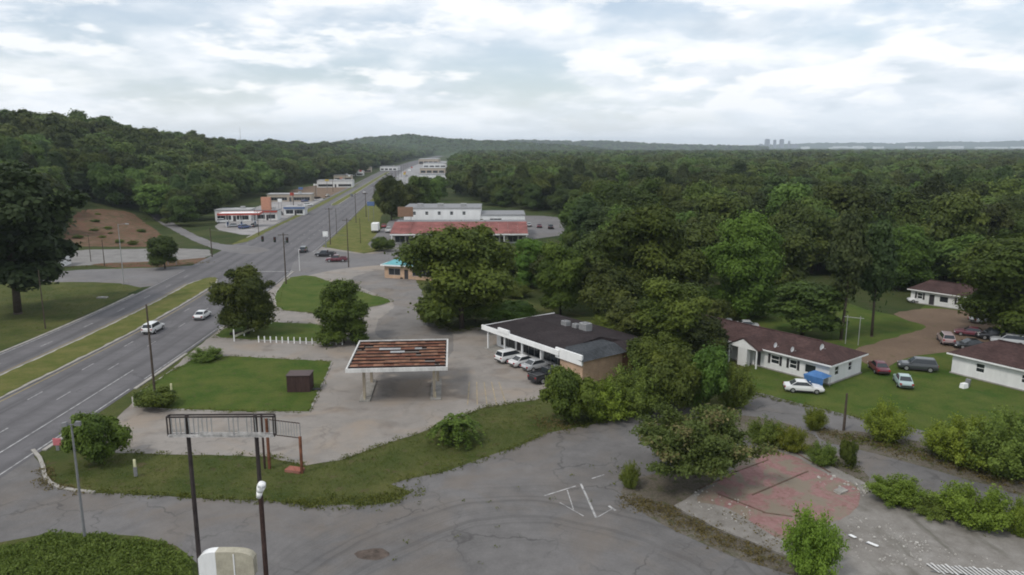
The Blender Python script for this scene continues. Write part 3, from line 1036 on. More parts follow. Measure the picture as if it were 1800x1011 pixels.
# undergrowth and small trees filling the belt
belt_poly = [G(*p) for p in [(872, 500), (930, 470), (1010, 440), (1200, 452), (1330, 480), (1335, 520), (1290, 585), (1130, 596), (1000, 552), (890, 552)]]
rb = random.Random(17)
cnt_ = 0
while cnt_ < 46:
    x, y = rb.uniform(-5, 75), rb.uniform(112, 210)
    if not inside(belt_poly, x, y): continue
    cnt_ += 1
    if rb.random() < 0.55:
        s = rb.uniform(0.45, 0.85)
        tree('wood%d' % rb.randrange(5), x, y, s, s * rb.uniform(0.7, 1.05), rb.uniform(0, 6.28), 'small leafy tree in the thick belt behind the brick store', 'tree', 'broadleaf_tree', 'small trees of the belt behind the brick store')
    else:
        s = rb.uniform(1.2, 2.2)
        tree(('shrub%d' % rb.randrange(3)) if rb.random() < .6 else 'weedy%d' % rb.randrange(2), x, y, s, s * rb.uniform(0.6, 0.9), rb.uniform(0, 6.28), 'undergrowth shrub in the thick belt behind the brick store', 'shrub', 'shrub', 'shrubs of the belt behind the brick store')
# shrubs along the bank below the brick store
bank = [('shrub0', 998, 742, 100, 88, 'dense bush at the left end of the row below the brick store'), ('bright2', 1060, 735, 96, 66, 'second bush of the row below the brick store'),
        ('weedy1', 1118, 728, 110, 88, 'lighter bush in the middle of the row below the brick store'), ('shrub2', 1180, 722, 110, 104, 'tall bush at the right of the row below the brick store'),
        ('shrub0', 1235, 716, 100, 98, 'dark tall bush in front of the left end of the long house'), ('weedy0', 1290, 716, 70, 76, 'bush at the right end of the row by the driveway'),
        ('shrub1', 1150, 668, 100, 76, 'bush against the back wall of the brick store'), ('shrub2', 900, 566, 90, 36, 'low bush behind the far end of the white fascia'),
        ('weedy1', 1075, 592, 80, 40, 'low bush behind the roof of the brick store'),
        ('shrub0', 770, 572, 70, 40, 'bush at the left foot of the large spreading tree'), ('shrub1', 835, 566, 90, 50, 'bush at the right foot of the large spreading tree')]
for key, u, v, w, h, lab in bank: tree_px(key, u, v, w, h, lab, **S)
tree_px('mimosa0', 1222, 840, 200, 122, 'wide bush with brownish blossom on top, beside the pink slab', cat='shrub', name='blossoming_shrub', R=2.6, Ht=3.4)
for key, u, v, w, h, lab in (('bright0', 1425, 1014, 94, 104, 'bright green bush growing out of the slab edge at the bottom'), ('weedy0', 1108, 858, 36, 44, 'small grassy tuft left of the blossoming bush'),
                             ('bright1', 1432, 756, 40, 44, 'small round bright bush left of the short pole'), ('bright2', 1556, 774, 74, 66, 'bright bush right of the short pole'),
                             ('weedy1', 1345, 780, 66, 44, 'weedy bush right behind the blossoming bush'), ('bright0', 1390, 794, 52, 44, 'leafy weed bush above the pink slab corner'),
                             ('weedy0', 1446, 818, 50, 38, 'yellowish weed bush beside the slab top edge'), ('shrub1', 1490, 822, 30, 44, 'slim upright dark bush beside the slab top edge'),
                             ('bright0', 1575, 882, 96, 40, 'long low weed bush on the slab upper right edge'), ('weedy1', 1640, 905, 76, 30, 'smallest weed bush on the slab right edge'),
                             ('bright1', 1712, 922, 112, 66, 'bright weed bush on the slab right edge near the frame'), ('bright2', 1795, 945, 56, 70, 'bright bush cut by the right edge beside the slab'),
                             ('bright2', 1690, 812, 112, 78, 'left bush of the dark hedge at the right'), ('weedy0', 1765, 832, 140, 100, 'right bush of the dark hedge at the right'),
                             ('bright0', 1650, 796, 50, 46, 'small bush at the left foot of the dark hedge'), ('shrub2', 1845, 835, 120, 100, 'end bush of the dark hedge cut by the right edge')):
    tree_px(key, u, v, w, h, lab, **S)


def frond_bush(u, v, label, nst=9, rad=3.0, ht=3.4):
    """a clump with long feathered fronds"""
    x, y = G(u, v)
    rng = np.random.default_rng(5)
    o = empty('sumac_shrub', (x, y, 0), 0, label, 'shrub')
    mb = MB()
    P, Nn, sz = [], [], []
    for s in range(nst):
        a = rng.uniform(0, 6.28)
        hh = ht * rng.uniform(0.35, 0.75)
        top = np.array([math.cos(a) * rad * 0.35, math.sin(a) * rad * 0.35, hh])
        mb.chain([(0.1 * math.cos(a), 0.1 * math.sin(a), -0.1), tuple(top)], [0.06, 0.03], 6)
        for f in range(9):
            b = rng.uniform(0, 6.28); L = rad * rng.uniform(0.45, 0.8)
            for k in range(14):
                t = (k + 1) / 14
                c = top + np.array([math.cos(b) * L * t, math.sin(b) * L * t, 1.1 * t * (1 - t) * 1.6 - 0.9 * t * t])
                for sd in (-1, 1):
                    off = np.array([-math.sin(b), math.cos(b), -0.3]) * sd * 0.17 * (1.1 - 0.6 * t)
                    P.append(c + off); Nn.append(np.array([0, 0, 1.0]) + rng.normal(size=3) * 0.35); sz.append(0.24)
    P = np.array(P); P[:, 2] = np.maximum(P[:, 2], 0.05)
    link_mesh('crown', leaves_to_mesh('fronds', P, np.array(Nn), np.array(sz), rng.random(len(P)), M_LEAF, 1.7, rng), o)
    mb.build('stem', M_BARK, o)


rb = random.Random(23)
for i in range(16):
    u, v = rb.uniform(120, 285), rb.uniform(375, 432)
    x, y, z = GD(u, v)
    s = rb.uniform(0.35, 1.0)
    tree(('weedy0', 'shrub1', 'weedy1')[i % 3], x, y, s, s * rb.uniform(0.3, 0.6), rb.uniform(0, 6), 'scrubby bush on the bare red bank left of the highway', 'shrub', 'shrub', 'scrub on the bare red bank')
frond_bush(800, 778, 'feathery bush on the sloping grass strip in the middle')

# ------------------------------------------------------------------ the woods
EAST = [G(*p) for p in [(812, 275), (800, 290), (797, 322), (800, 345), (850, 362), (940, 372), (990, 376), (1018, 385), (1030, 412), (1010, 440), (1040, 478), (1330, 482), (1345, 493), (1480, 490),
                        (1560, 503), (1620, 493), (1700, 493), (1790, 500), (1850, 540), (2100, 560)]] + [(2600, 200), (2600, 3200), (-190, 3200)]
BANKP = [GD(*p)[:2] for p in [(80, 440), (100, 392), (132, 368), (180, 364), (240, 366), (290, 392), (400, 424), (470, 450), (300, 450)]]
LOTP = [G(*p) for p in [(350, 408), (380, 372), (420, 352), (500, 344), (520, 326), (640, 312), (655, 314), (560, 380), (440, 425)]]


def wood_ok(x, y):
    s = road_l(y) - x
    if s > 0:
        need = 64 if y < 240 else (26 if y < 330 else (34 if y < 480 else 15))
        if y < 200 or s < need: return 0
        if inside(BANKP, x, y) or inside(LOTP, x, y): return 0
        return 1
    if y < 130 or x < road_r(y) + 8: return 0
    return 2 if inside(EAST, x, y) else 0


rng_w = random.Random(3)
spots = []
for (y0, y1, sp) in ((125, 360, 9.4), (360, 700, 10.4), (700, 1300, 12.5), (1300, 2700, 17.0)):
    y = y0
    while y < y1:
        lim = 0.74 * y + 35
        x = -lim
        while x < lim:
            xx, yy = x + rng_w.uniform(-.45, .45) * sp, y + rng_w.uniform(-.45, .45) * sp
            k = wood_ok(xx, yy)
            if k: spots.append((yy * yy + xx * xx, xx, yy, k))
            x += sp
        y += sp
spots.sort()
NEAR = 235
for d2, x, y, k in spots[:NEAR]:
    pine = rng_w.random() < 0.14
    s = rng_w.uniform(0.72, 1.32)
    key = ('pine%d' % rng_w.randrange(2)) if pine else 'wood%d' % rng_w.randrange(5)
    kind_ = 'dark pine' if pine else 'leafy tree'
    u_ = 900 + F_PX * x / y
    near_ = 'front rank of the wood' if y < 175 else 'second rank of the wood'
    if k == 1: where_ = 'on the wooded hillside left of the highway'
    elif u_ < 1080: where_ = 'in the wide wood behind the white hall'
    elif u_ < 1330: where_ = 'in the %s above the brick store' % near_
    elif u_ < 1500: where_ = 'in the %s behind the clearing' % near_
    elif u_ < 1650: where_ = 'in the %s left of the small far house' % near_
    else: where_ = 'in the %s right of the small far house' % near_
    lab = '%s %s' % (kind_, where_)
    grp = '%ss %s' % (kind_, where_)
    tree(key, x, y, s * (1.1 if pine else rng_w.uniform(0.9, 1.15)), s * rng_w.uniform(0.85, 1.2), rng_w.uniform(0, 6.28), lab, 'tree', 'pine_tree' if pine else 'broadleaf_tree', grp)


def far_wood(name, label, pts, keys):
    """one mass of far trees, a point for each"""
    proto = bpy.data.collections.new('proto_' + name)
    for i, k in enumerate(keys):
        po = bpy.data.objects.new('%s_%02d_%s' % (name, i, k), PROTO[k][0])
        proto.objects.link(po)
    me = bpy.data.meshes.new(name)
    me.from_pydata([p[:3] for p in pts], [], [])
    n = len(pts)
    a = me.attributes.new('size', 'FLOAT_VECTOR', 'POINT'); a.data.foreach_set('vector', np.array([p[3] for p in pts], dtype=np.float32).reshape(-1))
    a = me.attributes.new('turn', 'FLOAT_VECTOR', 'POINT'); a.data.foreach_set('vector', np.array([(0, 0, p[4]) for p in pts], dtype=np.float32).reshape(-1))
    a = me.attributes.new('pick', 'INT', 'POINT'); a.data.foreach_set('value', np.array([p[5] for p in pts], dtype=np.int32))
    o = link_mesh(name, me)
    ng = bpy.data.node_groups.new(name, 'GeometryNodeTree')
    ng.interface.new_socket('Geometry', in_out='INPUT', socket_type='NodeSocketGeometry')
    ng.interface.new_socket('Geometry', in_out='OUTPUT', socket_type='NodeSocketGeometry')
    N, L = ng.nodes, ng.links
    gi, go = N.new('NodeGroupInput'), N.new('NodeGroupOutput')
    ip = N.new('GeometryNodeInstanceOnPoints')
    ci = N.new('GeometryNodeCollectionInfo')
    ci.inputs['Collection'].default_value = proto
    ci.inputs['Separate Children'].default_value = True
    ci.inputs['Reset Children'].default_value = True

    def attr(nm, ty):
        q = N.new('GeometryNodeInputNamedAttribute'); q.data_type = ty; q.inputs['Name'].default_value = nm
        return q.outputs['Attribute']
    e2r = N.new('FunctionNodeEulerToRotation')
    L.new(attr('turn', 'FLOAT_VECTOR'), e2r.inputs[0])
    L.new(gi.outputs[0], ip.inputs['Points'])
    L.new(ci.outputs[0], ip.inputs['Instance'])
    ip.inputs['Pick Instance'].default_value = True
    L.new(attr('pick', 'INT'), ip.inputs['Instance Index'])
    L.new(e2r.outputs[0], ip.inputs['Rotation'])
    L.new(attr('size', 'FLOAT_VECTOR'), ip.inputs['Scale'])
    L.new(ip.outputs[0], go.inputs[0])
    mod = o.modifiers.new('trees', 'NODES')
    mod.node_group = ng
    tag(o, label, 'wood', None, 'stuff')


def mass(sel, keys, grow=1.0):
    out = []
    for d2, x, y, k in sel:
        s = rng_w.uniform(0.66, 1.32) * grow
        out.append((x, y, height(x, y) - 0.3, (s * rng_w.uniform(0.9, 1.2), s * rng_w.uniform(0.9, 1.2), s * rng_w.uniform(0.8, 1.15) / (1 if grow == 1 else grow ** 0.7)),
                    rng_w.uniform(0, 6.28), rng_w.randrange(len(keys))))
    return out


rest = spots[NEAR:]
KW, KF, KD = ['wood%d' % i for i in range(5)] + ['pine0', 'pine1'], ['far%d' % i for i in range(4)], ['dist%d' % i for i in range(3)]
for k, nm, lab in ((1, 'hillside_wood', 'dense dark wood covering the ridge left of the highway'), (2, 'plain_wood', 'dense wood stretching to the horizon on the right')):
    r = [q for q in rest if q[3] == k]
    far_wood(nm, lab + ', nearer part', mass([q for q in r if q[0] < 430 ** 2], KW), KW)
    far_wood(nm, lab + ', middle part', mass([q for q in r if 430 ** 2 <= q[0] < 1000 ** 2], KF), KF)
    far_wood(nm, lab + ', far part', mass([q for q in r if q[0] >= 1000 ** 2], KD, 1.45), KD)


for crest, dist, depth, prof in RIDGES[:2]:
    pts = []
    sp = 16.0 if dist < 4000 else 26.0
    g = 1.5 if dist < 4000 else 2.3
    d = dist - depth * 0.5
    while d < dist + depth * 0.1:
        u = crest[0][0]
        du = sp / d * F_PX
        while u < crest[-1][0]:
            uu = u + rng_w.uniform(-.4, .4) * du
            dd = d + rng_w.uniform(-.4, .4) * sp
            v = float(np.interp(uu, [c[0] for c in crest], [c[1] for c in crest]))
            top = CAM_H + (HORIZON - v) / F_PX * dist
            h = float(np.interp((dd - dist) / depth, [p[0] for p in prof], [p[1] for p in prof]))
            z = (top + 4) * h - 4
            if z > 3:
                s = rng_w.uniform(0.8, 1.25) * g
                pts.append(((uu - 900) / F_PX * dd, dd, z - 14 - 4 * g, (s, s, s), rng_w.uniform(0, 6.28), rng_w.randrange(3)))
            u += du
        d += sp
    far_wood('hill_wood', 'hazy wood on the %s ridge straight ahead' % ('nearer distant' if dist < 4000 else 'farthest'), pts, KD)


def far_canopy():
    """tree tops too far away to tell apart"""
    rng = np.random.default_rng(8)
    rad = np.geomspace(2500, 9000, 46)
    ang = np.linspace(math.radians(-44), math.radians(44), 420)
    vs_, fs_ = [], []
    for i, r in enumerate(rad):
        for a in ang:
            x, y = math.sin(a) * r, math.cos(a) * r
            z = -1.0 if i == 0 else 10.0 + rng.uniform(-4, 4.5)
            vs_.append((x, y, z))
    w = len(ang)
    for j in range(len(rad) - 1):
        for i in range(w - 1):
            fs_.append((j * w + i, j * w + i + 1, (j + 1) * w + i + 1, (j + 1) * w + i))
    me = bpy.data.meshes.new('far_canopy')
    me.from_pydata(vs_, [], fs_)
    me.materials.append(M_FARWOOD)
    tag(link_mesh('far_canopy', me), 'unbroken tree canopy on the plain along the horizon', 'wood', None, 'stuff')


far_canopy()


# ------------------------------------------------------------------ uncountable weeds
def weeds(name, label, areas, mat, rng_seed, blade=0.28, tall=0.35):
    """tufts of leaves strewn along lines or over areas; areas = list of (polyline px or polygon px, mode, count, spread)"""
    rng = np.random.default_rng(rng_seed)
    P, Nn, sz, tint = [], [], [], []
    for pts, mode, cnt, spread in areas:
        w = [G(*p) for p in pts]
        for _ in range(cnt):
            if mode == 'line':
                i = rng.integers(0, len(w) - 1); t = rng.random()
                x = w[i][0] + (w[i + 1][0] - w[i][0]) * t + rng.normal() * spread
                y = w[i][1] + (w[i + 1][1] - w[i][1]) * t + rng.normal() * spread
            else:
                xs = [q[0] for q in w]; ys = [q[1] for q in w]
                for _k in range(40):
                    x, y = rng.uniform(min(xs), max(xs)), rng.uniform(min(ys), max(ys))
                    if inside(w, x, y): break
                else: continue
            hgt = tall * rng.uniform(0.3, 1.3)
            if tall > 1: hgt = 0.62 * tall * (0.08 + 0.9 * max(0.0, 0.5 + 0.3 * math.sin(x * 1.9 + 0.7 + math.sin(y * 1.3)) * math.sin(y * 1.6 + 1.1 * math.sin(x * 0.8)) + 0.3 * math.sin(x * 0.7 + y * 0.5)) + 0.25 * rng.random() ** 2)
            tt = rng.random()
            k = rng.integers(5, 11)
            for _b in range(k):
                P.append((x + rng.normal() * 0.16, y + rng.normal() * 0.16, 0.04 + hgt * (rng.random() if tall < 1 else 0.35 + 0.65 * rng.random())))
                d = rng.normal(size=3); d[2] = abs(d[2]) * 0.6 + 0.3
                Nn.append(d); sz.append(blade * rng.uniform(0.5, 1.3)); tint.append(0.6 * tt + 0.4 * rng.random())
    me = leaves_to_mesh(name, np.array(P), np.array(Nn), np.array(sz), np.array(tint), mat, 2.0, rng)
    tag(link_mesh(name, me), label, 'weeds', None, 'stuff')


weeds('verge_weeds', 'ragged weeds along the edges of the asphalt and the slab',
      [([(160, 866), (300, 873), (500, 884), (560, 889)], 'line', 260, 0.25), ([(550, 884), (620, 884), (690, 876), (724, 866)], 'line', 260, 0.8),
       ([(688, 852), (800, 824), (900, 790), (962, 762), (1100, 736), (1180, 714)], 'line', 220, 0.3), ([(600, 809), (780, 746), (850, 717), (960, 700)], 'line', 160, 0.25),
       ([(215, 797), (470, 803), (535, 819)], 'line', 80, 0.25), ([(1530, 860), (1640, 895), (1800, 945)], 'line', 420, 0.7), ([(1330, 770), (1420, 790), (1500, 830)], 'line', 260, 0.8),
       ([(1480, 770), (1600, 790), (1800, 850)], 'line', 260, 0.9), ([(236, 700), (300, 656), (342, 633)], 'line', 110, 0.25), ([(342, 633), (410, 628), (583, 637), (543, 725), (400, 724), (236, 716)], 'line', 260, 0.16), ([(376, 594), (428, 563), (575, 572), (601, 600), (455, 599), (376, 594)], 'line', 160, 0.16), ([(488, 546), (505, 489), (592, 500), (694, 530), (560, 552), (488, 546)], 'line', 160, 0.18), ([(862, 572), (800, 584), (760, 562)], 'line', 120, 0.7), ([(700, 900), (1000, 830), (1090, 780), (1200, 740), (1100, 880), (900, 990), (600, 1000)], 'poly', 22, 0), ([(1330, 695), (1500, 735), (1800, 805)], 'line', 200, 0.35)],
      M_LEAF_WEED, 21, 0.10, 0.28)
weeds('dry_weeds', 'dry brown weeds on the dirt around the slab',
      [([(1100, 880), (1180, 905), (1260, 945), (1380, 995)], 'line', 420, 0.7), ([(1270, 900), (1330, 935), (1390, 975)], 'line', 120, 0.6), ([(80, 820), (82, 852), (150, 866)], 'line', 120, 0.4),
       ([(1440, 760), (1560, 785), (1700, 830), (1800, 860)], 'line', 360, 0.8), ([(950, 745), (1000, 748)], 'line', 100, 0.9), ([(110, 470), (370, 462)], 'line', 160, 1.0)],
      M_LEAF_DRY, 22, 0.10, 0.22)
weeds('thicket', 'dense green thicket of weeds in the bottom left corner', [([(20, 962), (90, 945), (200, 947), (290, 962), (335, 992), (340, 1030), (300, 1130), (-120, 1200), (-120, 975)], 'poly', 8000, 0)], M_LEAF_WEED, 23, 0.12, 1.01)
weeds('rough_grass', 'rough tufts in the grass strip between the two lots', [([(120, 815), (215, 800), (470, 806), (540, 822), (780, 750), (860, 720), (950, 705), (960, 755), (800, 818), (690, 845), (560, 880), (300, 868), (100, 850)], 'poly', 2200, 0),
                                                                        ([(0, 510), (220, 500), (230, 515), (100, 575), (0, 610)], 'poly', 1100, 0)], M_LEAF_WEED, 24, 0.06, 0.08)


# ------------------------------------------------------------------ buildings
M_GLASS = NT('window_glass', 0.12, 0.6).color((0.022, 0.027, 0.032)).m
M_WALL_WHITE = plain('wall_white', (0.70, 0.70, 0.69), 0.8, 0.2, 0.10, 0.8, streak=True)
M_TRIM_WHITE = plain('trim_white', (0.80, 0.80, 0.79), 0.6, 0.3, 0.09, 0.6, streak=True)
M_TRIM_DARK = plain('trim_dark', (0.035, 0.033, 0.035), 0.6, 0.3, 0.2, 2)
M_DOOR = plain('door_dark', (0.05, 0.045, 0.05), 0.5, 0.3, 0.2, 2)
M_STEEL = plain('galvanised_steel', (0.38, 0.38, 0.38), 0.45, 0.4, 0.15, 2, 0.3)
M_GREY = plain('grey_metal', (0.20, 0.20, 0.205), 0.6, 0.3, 0.2, 1.5)
M_RUST = plain('rust', (0.165, 0.068, 0.040), 0.85, 0.2, 0.45, 1.6)
M_RUST_DARK = plain('rust_dark', (0.045, 0.026, 0.022), 0.85, 0.2, 0.4, 1.6)
M_RUST_DECK = plain('rusty_deck', (0.23, 0.115, 0.070), 0.85, 0.2, 0.5, 0.9)
M_WOODPOLE = plain('pole_wood', (0.085, 0.066, 0.052), 0.9, 0.15, 0.3, 3)
M_CONCRETE = plain('concrete', (0.30, 0.285, 0.26), 0.9, 0.2, 0.25, 0.8)


def shingle(name, base):
    t = NT(name, 0.9, 0.15)
    br = t.N.new('ShaderNodeTexBrick')
    br.inputs['Scale'].default_value = 1.0
    br.inputs['Brick Width'].default_value = 0.33
    br.inputs['Row Height'].default_value = 0.14
    br.inputs['Mortar Size'].default_value = 0.012
    br.inputs['Color1'].default_value = (*[c * 0.75 for c in base], 1)
    br.inputs['Color2'].default_value = (*[c * 1.25 for c in base], 1)
    br.inputs['Mortar'].default_value = (*[c * 0.5 for c in base], 1)
    t.L.new(t.coord(), br.inputs['Vector'])
    n = t.noise(0.35, 5, 0.65)
    t.color(t.mix(1.0, br.outputs[0], t.ramp(n, [(0.3, 0.7), (0.7, 1.3)]), 'MULTIPLY'))
    return t.m


def brick_mat(name, a, b, mortar):
    t = NT(name, 0.9, 0.15)
    sp = t.sep(t.coord())
    cb = t.N.new('ShaderNodeCombineXYZ')
    t.L.new(t.math('ADD', sp[0], sp[1]), cb.inputs[0]); t.L.new(sp[2], cb.inputs[1])
    br = t.N.new('ShaderNodeTexBrick')
    br.inputs['Scale'].default_value = 1.0
    br.inputs['Brick Width'].default_value = 0.22
    br.inputs['Row Height'].default_value = 0.075
    br.inputs['Mortar Size'].default_value = 0.008
    br.inputs['Color1'].default_value = (*a, 1); br.inputs['Color2'].default_value = (*b, 1); br.inputs['Mortar'].default_value = (*mortar, 1)
    t.L.new(cb.outputs[0], br.inputs['Vector'])
    t.color(t.mix(1.0, br.outputs[0], t.ramp(t.noise(0.7, 4), [(0.3, 0.8), (0.7, 1.15)]), 'MULTIPLY'))
    return t.m


M_SHINGLE = shingle('shingle_brown', (0.068, 0.040, 0.037))
M_SHINGLE_DK = shingle('shingle_dark', (0.034, 0.027, 0.028))
M_SHINGLE_GREY = shingle('shingle_grey', (0.055, 0.060, 0.066))
M_BRICK = brick_mat('brick_tan', (0.47, 0.29, 0.18), (0.54, 0.36, 0.24), (0.45, 0.38, 0.31))
M_BRICK_RED = brick_mat('brick_red', (0.22, 0.075, 0.055), (0.28, 0.10, 0.07), (0.25, 0.2, 0.17))


def wall_run(parent, org, sx, L, h, opens, mat, name='wall', thick=0.22, base=0.0, glass=M_GLASS, frame=M_TRIM_WHITE):
    """a straight wall with real openings: org + s*sx along, outside is to the right of sx; each opening gets a window or door part"""
    sx = Vector((sx[0], sx[1], 0)).normalized()
    inn = Vector((-sx.y, sx.x, 0))
    o = Vector(org)
    ang = math.atan2(sx.y, sx.x)

    def blk(mb, s0, s1, z0, z1, t0=0.0, t1=thick):
        if s1 - s0 < 1e-3 or z1 - z0 < 1e-3: return
        c = o + sx * (s0 + s1) / 2 + inn * (t0 + t1) / 2 + Vector((0, 0, (z0 + z1) / 2))
        mb.box(c, (s1 - s0, t1 - t0, z1 - z0), ang)
    mb = MB()
    cur = 0.0
    for kind, a, b, z0, z1 in sorted(opens, key=lambda q: q[1]):
        blk(mb, cur, a, base, h)
        blk(mb, a, b, base, z0); blk(mb, a, b, z1, h)
        cur = b
    blk(mb, cur, L, base, h)
    w = mb.build(name, mat, parent)
    for kind, a, b, z0, z1 in opens:
        f = MB()
        fw = 0.07
        blk(f, a, a + fw, z0, z1, 0.03, 0.13); blk(f, b - fw, b, z0, z1, 0.03, 0.13)
        blk(f, a + fw, b - fw, z1 - fw, z1, 0.03, 0.13)
        if kind != 'door': blk(f, a + fw, b - fw, z0, z0 + fw, 0.03, 0.13)
        if kind == 'sash':
            zm = (z0 + z1) / 2
            blk(f, a + fw, b - fw, zm - 0.03, zm + 0.03, 0.04, 0.12)
        if kind in ('shop', 'sash2'):
            k = max(1, int((b - a) / 1.3))
            for i in range(1, k): blk(f, a + (b - a) * i / k - 0.03, a + (b - a) * i / k + 0.03, z0 + fw, z1 - fw, 0.04, 0.12)
        fo = f.build('door' if kind == 'door' else 'window', M_DOOR if kind == 'door' else frame, parent)
        p = MB(); blk(p, a + fw, b - fw, z0 + (0 if kind == 'door' else fw), z1 - fw, 0.085, 0.11)
        p.build('door_leaf' if kind == 'door' else 'pane', M_DOOR if kind == 'door' else glass, fo)
    return w


def low_house(name, label, org, rz, L, D, h, ridge, front, right, left=(), back=(), hip=1.0, roof_mat=None, wall_mat=None, over=0.55, porch=None, shutters=True):
    """single-storey house: origin at the front-left corner, x along the front, y into the depth"""
    root = empty(name, (org[0], org[1], 0), rz, label, 'house')
    wm, rm = wall_mat or M_WALL_WHITE, roof_mat or M_SHINGLE
    wall_run(root, (0, 0, 0), (1, 0), L, h, list(front), wm)
    wall_run(root, (L, 0.22, 0), (0, 1), D - 0.44, h, list(right), wm)
    wall_run(root, (L, D, 0), (-1, 0), L, h, list(back), wm)
    wall_run(root, (0, D - 0.22, 0), (0, -1), D - 0.44, h, list(left), wm)
    MB().box((L / 2, D / 2, -0.02), (L + 0.3, D + 0.3, 0.36)).build('foundation', M_CONCRETE, root)
    if shutters:
        for kind, a, b, z0, z1 in front:
            if kind == 'sash':
                for q in (a - 0.22, b + 0.22): MB().box((q, -0.03, (z0 + z1) / 2), (0.34, 0.05, z1 - z0 + 0.1)).build('shutter', M_TRIM_DARK, root)
    o = over
    r = MB()
    t = 0.14
    rx0, rx1, ym = D / 2 * hip - o * (1 - hip), L - D / 2 * hip + o * (1 - hip), D / 2
    A, B, C_, D_ = (-o, -o, h), (L + o, -o, h), (L + o, D + o, h), (-o, D + o, h)
    R0, R1 = (rx0, ym, ridge), (rx1, ym, ridge)
    up = lambda p: (p[0], p[1], p[2] + t)
    r.add([up(A), up(B), up(C_), up(D_), up(R0), up(R1), A, B, C_, D_, R0, R1],
          [(0, 1, 5, 4), (1, 2, 5), (2, 3, 4, 5), (3, 0, 4), (6, 10, 11, 7), (7, 11, 8), (8, 11, 10, 9), (9, 10, 6), (0, 6, 7, 1), (1, 7, 8, 2), (2, 8, 9, 3), (3, 9, 6, 0)])
    ro = r.build('roof', rm, root)
    fa = MB()
    for p, q in ((A, B), (B, C_), (C_, D_), (D_, A)):
        fa.bar((p[0] * 1.0, p[1], h + 0.02), (q[0], q[1], h + 0.02), 0.05, 0.2)
    fa.build('fascia', M_TRIM_WHITE, ro)
    MB().bar((rx0, ym, ridge + t + 0.02), (rx1, ym, ridge + t + 0.02), 0.3, 0.05).build('ridge_cap', rm, ro)
    if hip < 0.5:
        for x in (0.11, L - 0.11): MB().add([(x - 0.1, 0, h), (x - 0.1, D, h), (x - 0.1, ym, ridge), (x + 0.1, 0, h), (x + 0.1, D, h), (x + 0.1, ym, ridge)],
                                          [(0, 2, 1), (3, 4, 5), (0, 1, 4, 3), (1, 2, 5, 4), (2, 0, 3, 5)]).build('gable', wm, root)
    if porch:
        pc, pw, pd = porch
        p = MB()
        z1, zt = h - 0.1, h + 1.25
        y0, y1 = -pd, D / 2 - 1.0
        v = [(pc - pw / 2 - .3, y0, z1), (pc + pw / 2 + .3, y0, z1), (pc, y0, zt), (pc - pw / 2 - .3, y1, z1), (pc + pw / 2 + .3, y1, z1), (pc, y1, zt)]
        vv = v + [(a, b, c + 0.12) for a, b, c in v]
        p.add(vv, [(6, 8, 11, 9), (8, 7, 10, 11), (0, 3, 5, 2), (2, 5, 4, 1), (0, 2, 8, 6), (2, 1, 7, 8), (3, 9, 11, 5), (5, 11, 10, 4), (0, 6, 9, 3), (1, 4, 10, 7)])
        p.build('porch_roof', rm, root)
        g = MB()
        g.add([(pc - pw / 2, y0 + .1, z1), (pc + pw / 2, y0 + .1, z1), (pc, y0 + .1, zt - .1), (pc - pw / 2, y0 + .25, z1), (pc + pw / 2, y0 + .25, z1), (pc, y0 + .25, zt - .1)],
              [(0, 1, 2), (5, 4, 3), (0, 3, 4, 1), (1, 4, 5, 2), (2, 5, 3, 0)])
        g.build('porch_gable', M_TRIM_WHITE, root)
        for q in (-0.48, 0.48): MB().box((pc + q * pw, y0 + .2, z1 / 2), (0.16, 0.16, z1)).build('porch_post', M_TRIM_WHITE, root)
        MB().box((pc, y0 + .5, z1 / 2), (pw * 0.32, 0.8, z1 - 0.01)).build('porch_wall', M_WALL_WHITE, root)
    return root


AX = math.atan2(-0.79, 0.61)
W = lambda x, w=1.0: ('sash', x, x + w, 0.95, 2.15)
DR = lambda x, w=0.95: ('door', x, x + w, 0.0, 2.1)
low_house('long_house', 'long white house with brown roof and gabled porch behind the driveway', (23.9, 111.2), AX, 27.2, 8.2, 2.65, 4.3,
          [W(1.5), DR(3.6), W(5.3), W(8.0), W(10.8, 1.2), DR(13.4), DR(16.3), W(18.8, 1.3), W(21.6, 1.1), ('sash2', 23.8, 25.4, 0.9, 2.1)],
          [W(1.2), W(4.6, 0.9)], hip=0.85, porch=(15.3, 4.6, 1.6))
low_house('end_house', 'white house with brown roof cut by the right edge of the picture', (59.3, 94.8), math.atan2(-0.85, 0.52), 24, 9.0, 2.7, 4.6,
          [('sash', 3.0, 4.1, 1.0, 2.2), ('sash', 8.4, 9.4, 1.0, 2.1), ('sash', 13.4, 14.5, 1.0, 2.2), DR(18)], [W(2.5), W(6)], hip=0.75, shutters=False)
low_house('far_house', 'small white house with brown roof among trees beyond the dirt road', (78.2, 140.5), math.atan2(-0.78, 0.63), 10.5, 7, 2.6, 4.2,
          [W(1.2), DR(3.4), ('sash2', 5.2, 6.8, 0.9, 2.1), W(8.3)], [W(2), W(4.6)], hip=0.6)

